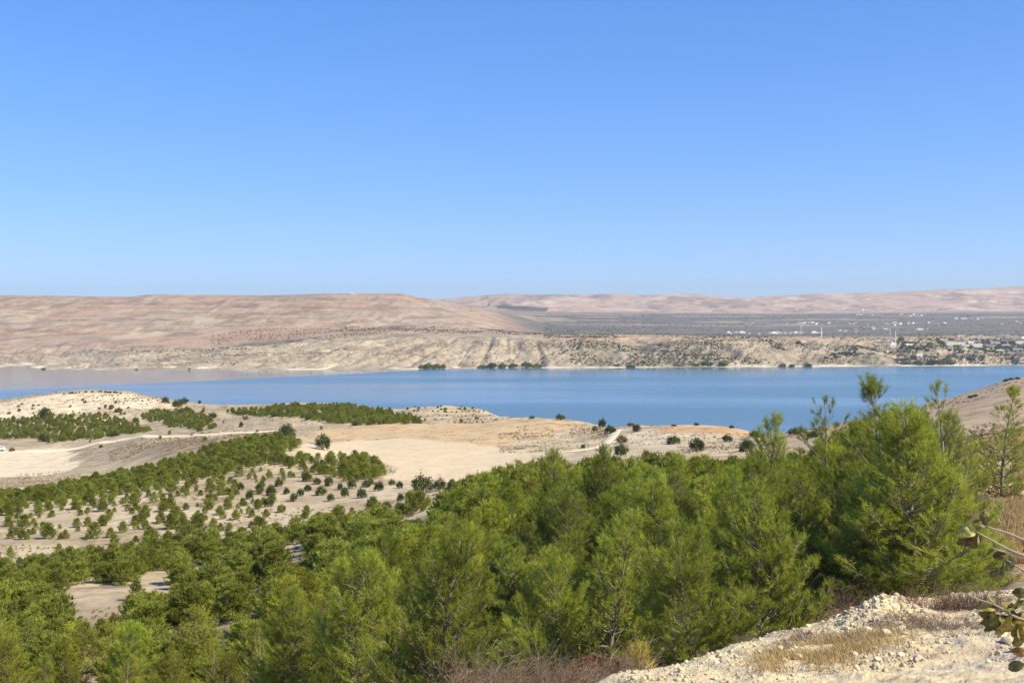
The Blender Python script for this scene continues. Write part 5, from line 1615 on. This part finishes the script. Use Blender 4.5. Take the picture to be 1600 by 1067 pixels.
def far_shrubs():
    r = np.random.default_rng(801)
    base = [far_blob(r) for _ in range(6)]
    X = []; Y = []; S = []
    def rows(px0, px1, d0, d1, ang, gap, step, dens, s0, s1, seed):
        ca, sa = math.cos(ang), math.sin(ang)
        xa, xb = (px0 - CX) / F * d1 * 1.05, (px1 - CX) / F * d1 * 1.05
        if px0 > CX: xa = (px0 - CX) / F * d0
        if px1 < CX: xb = (px1 - CX) / F * d0
        cx, cy = (xa + xb) / 2, (d0 + d1) / 2
        Rr = math.hypot(xb - xa, d1 - d0) / 2
        u, v = np.meshgrid(np.arange(-Rr, Rr, gap), np.arange(-Rr, Rr, step))
        u = u.ravel() + r.normal(0, gap * .30, u.size); v = v.ravel() + r.uniform(-.4, .4, v.size) * step
        x = cx + u * ca - v * sa; y = cy + u * sa + v * ca
        px = CX + F * x / y
        f = fbm(x * .009, y * .009, 3, seed)
        k = (px > px0) & (px < px1) & (y > d0) & (y < d1) & (r.random(len(x)) < np.clip(dens + 1.3 * f, 0, 1))
        X.append(x[k]); Y.append(y[k]); S.append(r.uniform(s0, s1, k.sum()))
    rows(890, 1130, 2320, 2600, .25, 9, 5.0, .80, 1.2, 2.5, 811)
    rows(690, 910, 2300, 2600, .5, 10, 5, .28, .8, 1.7, 812)
    rows(480, 700, 2250, 2580, .6, 10, 5.5, .16, .7, 1.4, 813)
    rows(1110, 1260, 2360, 2620, -.3, 10, 6, .36, .8, 1.7, 814)
    rows(1250, 1420, 2420, 2700, .1, 10, 7, .42, .9, 2.2, 815)
    rows(1400, 1680, 2420, 2800, .0, 9, 7, .75, 1.1, 2.7, 816)
    rows(850, 1700, 2600, 3000, .1, 11, 8, .34, .9, 2.0, 817)
    rows(200, 520, 2330, 2900, .4, 15, 9, .16, .8, 1.6, 818)
    rows(330, 900, 2950, 3420, .2, 11, 9, .42, 1.0, 2.1, 819)
    rows(-40, 330, 2260, 2900, .4, 18, 12, .05, .8, 1.5, 820)
    rows(-40, 720, 3350, 4450, .4, 24, 20, .10, .7, 1.5, 821)
    # tree belts: along the valley track, the wind break under the mosque
    def belt(pts, n, wob, s0, s1):
        W = hits(pts, kind='far')
        for _ in range(n):
            i = int(r.integers(0, len(W) - 1)); t = r.random()
            p = W[i] * (1 - t) + W[i + 1] * t
            X.append(np.array([p[0] + r.normal(0, wob)])); Y.append(np.array([p[1] + r.normal(0, wob)])); S.append(np.array([r.uniform(s0, s1)]))
    belt([(145, 551), (220, 550), (260, 549), (330, 547), (400, 543)], 120, 6, 1.6, 3.0)
    belt([(330, 555), (400, 552), (470, 549), (540, 546)], 70, 5, 1.2, 2.2)
    belt([(845, 562), (880, 552), (905, 543), (925, 536)], 60, 3, 1.4, 2.4)
    belt([(1300, 556), (1330, 548), (1365, 543)], 120, 7, 2.0, 4.0)
    belt([(1290, 560), (1320, 555), (1365, 553)], 80, 5, 1.5, 3.0)
    belt([(1200, 533), (1212, 540), (1222, 546)], 60, 8, 1.6, 3.0)
    belt([(1065, 528), (1130, 527), (1200, 527)], 90, 7, 1.6, 3.0)
    belt([(1400, 541), (1425, 544), (1440, 547)], 60, 6, 2.0, 4.0)
    belt([(1540, 533), (1560, 540), (1590, 545)], 110, 16, 2.0, 4.2)
    belt([(900, 530), (960, 526), (1060, 526)], 70, 10, 1.4, 2.6)
    belt([(1395, 563), (1450, 563), (1500, 561), (1530, 558)], 170, 14, 1.6, 3.4)
    belt([(1100, 566), (1150, 568), (1190, 566)], 60, 8, 1.4, 2.6)
    belt([(1040, 553), (1090, 555), (1130, 560), (1170, 562)], 90, 7, 1.5, 2.8)
    belt([(960, 536), (985, 543), (1000, 548)], 60, 6, 1.3, 2.2)
    x = np.concatenate(X); y = np.concatenate(Y); s = np.concatenate(S); z = far_z(x, y)
    ok = z > -98.5
    x, y, s, z = x[ok], y[ok], s[ok], z[ok]
    Vs = []; tv = []
    for i in range(len(x)):
        v = base[i % 6]
        Vs.append(v * s[i] * 1.35 + np.array([x[i], y[i], z[i]])); tv.append(np.full(len(v), r.random()))
    V = np.concatenate(Vs)
    me = mesh_np('far_shrubs', V, np.arange(len(V)).reshape(-1, 3), M_OLIVE, False, {'tint': np.concatenate(tv)})
    tag(link('far_shrubbery', me), 'dark shrubs and orchard rows dotted over the far bluffs', kind='stuff')
    print('far shrubs', len(x))
far_shrubs()

GT = {}
for px, py, w, lab, tall, grp in [
    (660, 575.5, 13, 'shore thicket tree', 1.1, 'a'), (670, 575.8, 16, '', 1.1, 'a'), (682, 575.8, 15, '', 1.15, 'a'), (692, 575.5, 11, '', 1.2, 'a'),
    (752, 575, 14, '', .8, 'b'), (768, 574.6, 18, '', 1.0, 'b'), (785, 574.6, 16, '', .9, 'b'), (802, 574.3, 18, '', .8, 'b'), (822, 574, 20, '', .9, 'b'), (840, 574, 18, '', .9, 'b'), (757, 574.6, 10, '', .9, 'b'),
    (965, 572.6, 12, '', .7, 'c'), (985, 573.6, 16, '', .55, 'c'), (1085, 572, 16, '', .8, 'c'), (1105, 571.5, 20, '', .9, 'c'), (1130, 571.3, 18, '', .9, 'c'), (1060, 572.5, 14, '', .7, 'c'),
    (1415, 569.5, 18, '', .7, 'd'), (1435, 569.5, 20, '', .7, 'd'), (1455, 569.5, 20, '', .9, 'd'), (1470, 570, 16, '', 1.1, 'd'), (1485, 569.5, 18, '', .8, 'd'),
]:
    lab, g = {'a': ('green tree in the short waterside thicket on the far shore left of the long one', 'trees in the short far shore thicket'),
              'b': ('green tree in the longer waterside thicket in the middle of the far shore', 'trees in the long far shore thicket'),
              'c': ('low green tree at the waterline under the planted dark bluff', 'trees under the planted bluff'),
              'd': ('dark tree at the waterline below the far village', 'trees below the far village')}[grp]
    place_shrub(px, py, w, lab, g, tall, d0=2190, kind='far', name='far_tree', cat='tree')
for px, py, w, lab, tall in [(1222, 573, 13, 'greyish left half of the pair of round trees at the far waterline', .9), (1237, 573, 11, 'low bush between the two round trees at the far waterline', .8), (1262, 573.3, 13, 'dark round tree standing alone at the far waterline', 1.25), (1247, 538, 10, 'dark tree beside the white house on the bluff rim', 1.2), (213, 577.5, 4, 'tiny bush at the left far waterline', 1.3), (296, 577.5, 4, 'second tiny bush at the left far waterline', 1.3), (68, 577, 8, 'dark bush at the tip of the left far promontory', .6)]:
    place_shrub(px, py, w, lab, None, tall, d0=2190, kind='far', name='far_tree', cat='tree', color=(1.6, 1.3, 1.3) if 'grey' in lab else (1, 1, 1))
for i in range(40):
    px = rng.choice([rng.uniform(1440, 1600), rng.uniform(1360, 1440)], p=[.8, .2]); py = rng.uniform(531, 556)
    place_shrub(px, py, rng.uniform(5, 10), 'dark tree between the houses of the far village', 'trees in the far village', rng.uniform(.9, 1.3), d0=2400, kind='far', name='far_tree', cat='tree')

def house(x, y, z, w, d, h, rz, mat, lab, grp=None, wins=True, cat='house', storeys=1):
    root = link('house', None, loc=(x, y, z - .6), rz=rz); tag(root, lab, cat, grp)
    g = Geo(); g.box((0, 0, h / 2 + .3), (w, d, h + .6))
    for sx, sy, bw, bd in ((0, -d / 2 + .12, w, .24), (0, d / 2 - .12, w, .24), (-w / 2 + .12, 0, .24, d - .48), (w / 2 - .12, 0, .24, d - .48)):
        g.box((sx, sy, h + .6 + .3), (bw, bd, .6))
    link('wall', g.mesh('wall', mat), root)
    g = Geo(); g.box((0, 0, h + .62), (w - .5, d - .5, .12)); link('roof', g.mesh('roof', M_ROOF), root)
    if wins:
        for s in range(storeys):
            for k in range(max(2, int(w // 3.4))):
                n = max(2, int(w // 3.4))
                g = Geo(); g.box((-w / 2 + (k + .5) * w / n, -d / 2 - .01, .6 + 1.6 + s * 3), (1.2, .1, 1.3))
                link('window', g.mesh('window', M_WIN), root)
        g = Geo(); g.box((-w / 2 + w * .5, -d / 2 - .02, .6 + 1.05), (1.1, .1, 2.1)); link('door', g.mesh('door', M_TYRE), root)
    return root

def village():
    spots = [(1490, 540, 22, 'long white house with flat roof left of centre in the village', 2), (1483, 537, 10, 'white annex behind the long white house', 1), (1525, 543, 12, 'pale tall house facing the lake right of the long white one', 2), (1508, 541, 9, 'small house between the long white and the tall pale house', 1), (1420, 540, 9, 'grey white house among dark trees right of the mosque', 1), (1568, 527, 12, 'yellowish house on the village skyline', 2), (1580, 529, 14, 'white house on the skyline right of the yellowish one', 2), (1528, 530, 9, 'small white house on the bluff rim', 1), (1501, 526, 7, 'tiny white house alone on the skyline', 1), (1532, 526, 6, 'tiny house right of the lone skyline house', 1), (1555, 537, 10, 'white house half hidden in village trees', 1), (1572, 541, 10, 'low white house in the middle of the village trees', 1), (1592, 538, 12, 'pale house at the right edge of the village', 2), (1590, 547, 10, 'lowest pale house at the right edge', 1), (1255, 536, 7, 'white house on the bluff rim beside a dark tree', 1), (1540, 547, 8, 'pale house below the village trees', 1), (1498, 551, 6, 'tiny white hut below the long white house', 1), (1545, 541, 9, 'cream house in the village between trees', 1), (1373, 540, 7, 'small white house left of the mosque', 1), (1388, 551, 9, 'brown hut below the mosque', 1), (1435, 556, 8, 'low pale hut among scrub below the village', 1), (1562, 549, 9, 'small hut at the lower edge of the village', 1), (1600, 529, 11, 'house on the skyline at the right edge', 1), (1515, 536, 7, 'little white house under the bluff rim', 1)]
    for px, py, w, lab, st in spots:
        x, y, z = hit(px, py, d0=2420, kind='far')
        ww = w / F * y * 1.35
        mat = M_CREAM if any(q in lab for q in ('yellow', 'cream', 'brown')) else M_WHITE
        house(x, y, z, ww, max(6, ww * .55), 3.9 * st, rng.uniform(-.35, .35), mat, lab, storeys=st)
    # mosque with its minaret
    x, y, z = hit(1394, 543, d0=2420, kind='far')
    root = link('mosque', None, loc=(x, y, z - .6)); tag(root, 'white mosque with dome and tall slim minaret on the bluff', 'mosque')
    g = Geo(); g.box((0, 0, 4.6), (14, 11, 9.2)); g.box((-9.2, 1, 3), (4.2, 9, 6))
    hall = link('hall', g.mesh('hall', M_WHITE), root)
    for k in range(4):
        g = Geo(); g.box((-5.2 + k * 3.4, -5.52, 3.6), (1.3, .12, 3)); link('window', g.mesh('window', M_WIN), hall)
    g = Geo(); g.lathe([(4.6, 0), (4.6, 1)] + [(4.4 * math.cos(a), 1 + 4.0 * math.sin(a)) for a in np.linspace(0, 1.45, 7)], 18, (0, 0, 9.2)); link('dome', g.mesh('dome', M_WHITE, True), root)
    g = Geo(); g.lathe([(1.5, 0), (1.5, 8), (1.15, 9), (1.1, 26), (1.9, 26.6), (1.9, 27.8), (1.0, 27.8), (.95, 34), (1.2, 34.2), (.1, 42)], 12, (8.4, 0, 0)); link('minaret', g.mesh('minaret', M_WHITE), root)
    def mast(px, py, h, r, lab, d0, dist=None, lattice=False):
        x, y, z = hit(px, py, d0=d0, kind='far')
        root = link('mast', None, loc=(x, y, z - .5)); tag(root, lab, 'mast')
        g = Geo()
        if lattice:
            q = 2.2
            for sx, sy in ((-1, -1), (1, -1), (1, 1), (-1, 1)):
                g.tube([(sx * q, sy * q, 0), (sx * .4, sy * .4, h)], .22, 4)
            for k in range(10):
                t = k / 10; t2 = (k + 1) / 10; a = q + (.4 - q) * t; b = q + (.4 - q) * t2
                for c1, c2 in (((-a, -a), (b, -b)), ((a, -a), (-b, -b)), ((a, -a), (b, b)), ((a, a), (b, -b))):
                    g.tube([(*c1, h * t), (*c2, h * t2)], .12, 3)
            link('tower', g.mesh('tower', M_STEEL), root)
            g = Geo(); g.box((0, -.9, h * .62), (3.4, .5, 1.2)); g.box((0, -.9, h * .8), (2.6, .5, 1.0)); link('antenna', g.mesh('antenna', M_WHITE), root)
        else:
            g.lathe([(r * 1.3, 0), (r, h * .1), (r * .75, h)], 10); link('pole', g.mesh('pole', M_WHITE), root)
            g = Geo(); g.lathe([(r * 1.6, 0), (r * 1.6, h * .04), (r * .2, h * .1)], 10, (0, 0, h)); link('cap', g.mesh('cap', M_WHITE), root)
    mast(1391, 534, 34, 1, 'grey lattice mast standing just left of the minaret', 2600, lattice=True)
    mast(1283.5, 527.5, 26, 1.3, 'white slim tower on the plain beyond the bluff rim', 2900)
    mast(1251.5, 522, 30, 1.2, 'faint thin tower in the long village row on the plain', 3600)
    # houses out on the plain
    bands = [(1240, 1352, 484.5, 1.0, 26), (1335, 1447, 492.5, 1.4, 26), (1238, 1480, 506, 1.8, 46), (1305, 1338, 517, 1, 8), (1362, 1392, 515, 1, 6), (1425, 1455, 515, .8, 5), (1135, 1290, 521, 1.5, 40), (1488, 1535, 498.5, 1.2, 14), (1160, 1180, 507, 1, 4), (1225, 1262, 506, 2, 5), (1540, 1600, 505, 3, 5)]
    me = {}
    for i in range(5):
        g = Geo(); w, d, h = [(12, 9, 4), (16, 10, 6.5), (10, 9, 4), (22, 11, 5), (13, 12, 7)][i]
        g.box((0, 0, h / 2), (w, d, h)); g.box((w * .12, 0, h + .6), (w * .5, d * .6, 1.2)); g.box((-w * .62, 0, h * .3), (w * .26, d * .6, h * .6))
        me[i] = g.mesh('plain_house', M_WHITE if i != 2 else M_CREAM)
    for a, b, row, sd, n in bands:
        for _ in range(n):
            px = rng.uniform(a, b); py = row + rng.normal(0, sd * .6)
            x, y, z = hit(px, py, d0=3000, kind='far')
            far_ = 'in the long village row across the plain' if row > 512 else ('in the scattered hamlet in the middle of the plain' if row > 495 else 'in the farthest hamlet at the foot of the hills')
            o = link('plain_house', me[int(rng.integers(0, 5))], loc=(x, y, z - .3), rz=rng.uniform(-.5, .5), scale=rng.uniform(.55, 1.0))
            tag(o, 'tiny pale flat roofed house ' + far_, 'house', 'houses ' + far_)
    x, y, z = hit(549, 459.3, d0=3500, kind='far')
    house(x, y, z, 16, 10, 5, .1, M_WHITE, 'lone white building on the crest of the big bare hill', wins=True)
village()

def plain_trees():
    """olive groves on the plain: beyond counting"""
    r = np.random.default_rng(901)
    base = [far_blob(r, 6) for _ in range(4)]
    n = 5200
    px = r.uniform(850, 1640, n); d = np.exp(r.uniform(math.log(3080), math.log(7200), n)); x = (px - CX) / F * d
    k = fbm(x * .003, d * .003, 3, 903) > -.1
    x, d = x[k], d[k]; z = far_z(x, d)
    V = np.concatenate([base[i % 4] * r.uniform(1.8, 3.4) * (1 + (d[i] - 3000) / 6000) + np.array([x[i], d[i], z[i]]) for i in range(len(x))])
    me = mesh_np('olive_groves', V, np.arange(len(V)).reshape(-1, 3), M_OLIVE, False, {'tint': np.repeat(r.random(len(x)), 18)})
    tag(link('olive_groves', me), 'dark olive groves spread over the plain beyond the bluffs', kind='stuff')
plain_trees()

# far objects are never needed by name; keep the view layer tidy
bpy.context.view_layer.update()
tot = sum(len(o.data.polygons) for o in {o.data.name: o for o in bpy.data.objects if o.type == 'MESH'}.values())
print('unique polys', tot, 'objects', len(bpy.data.objects))
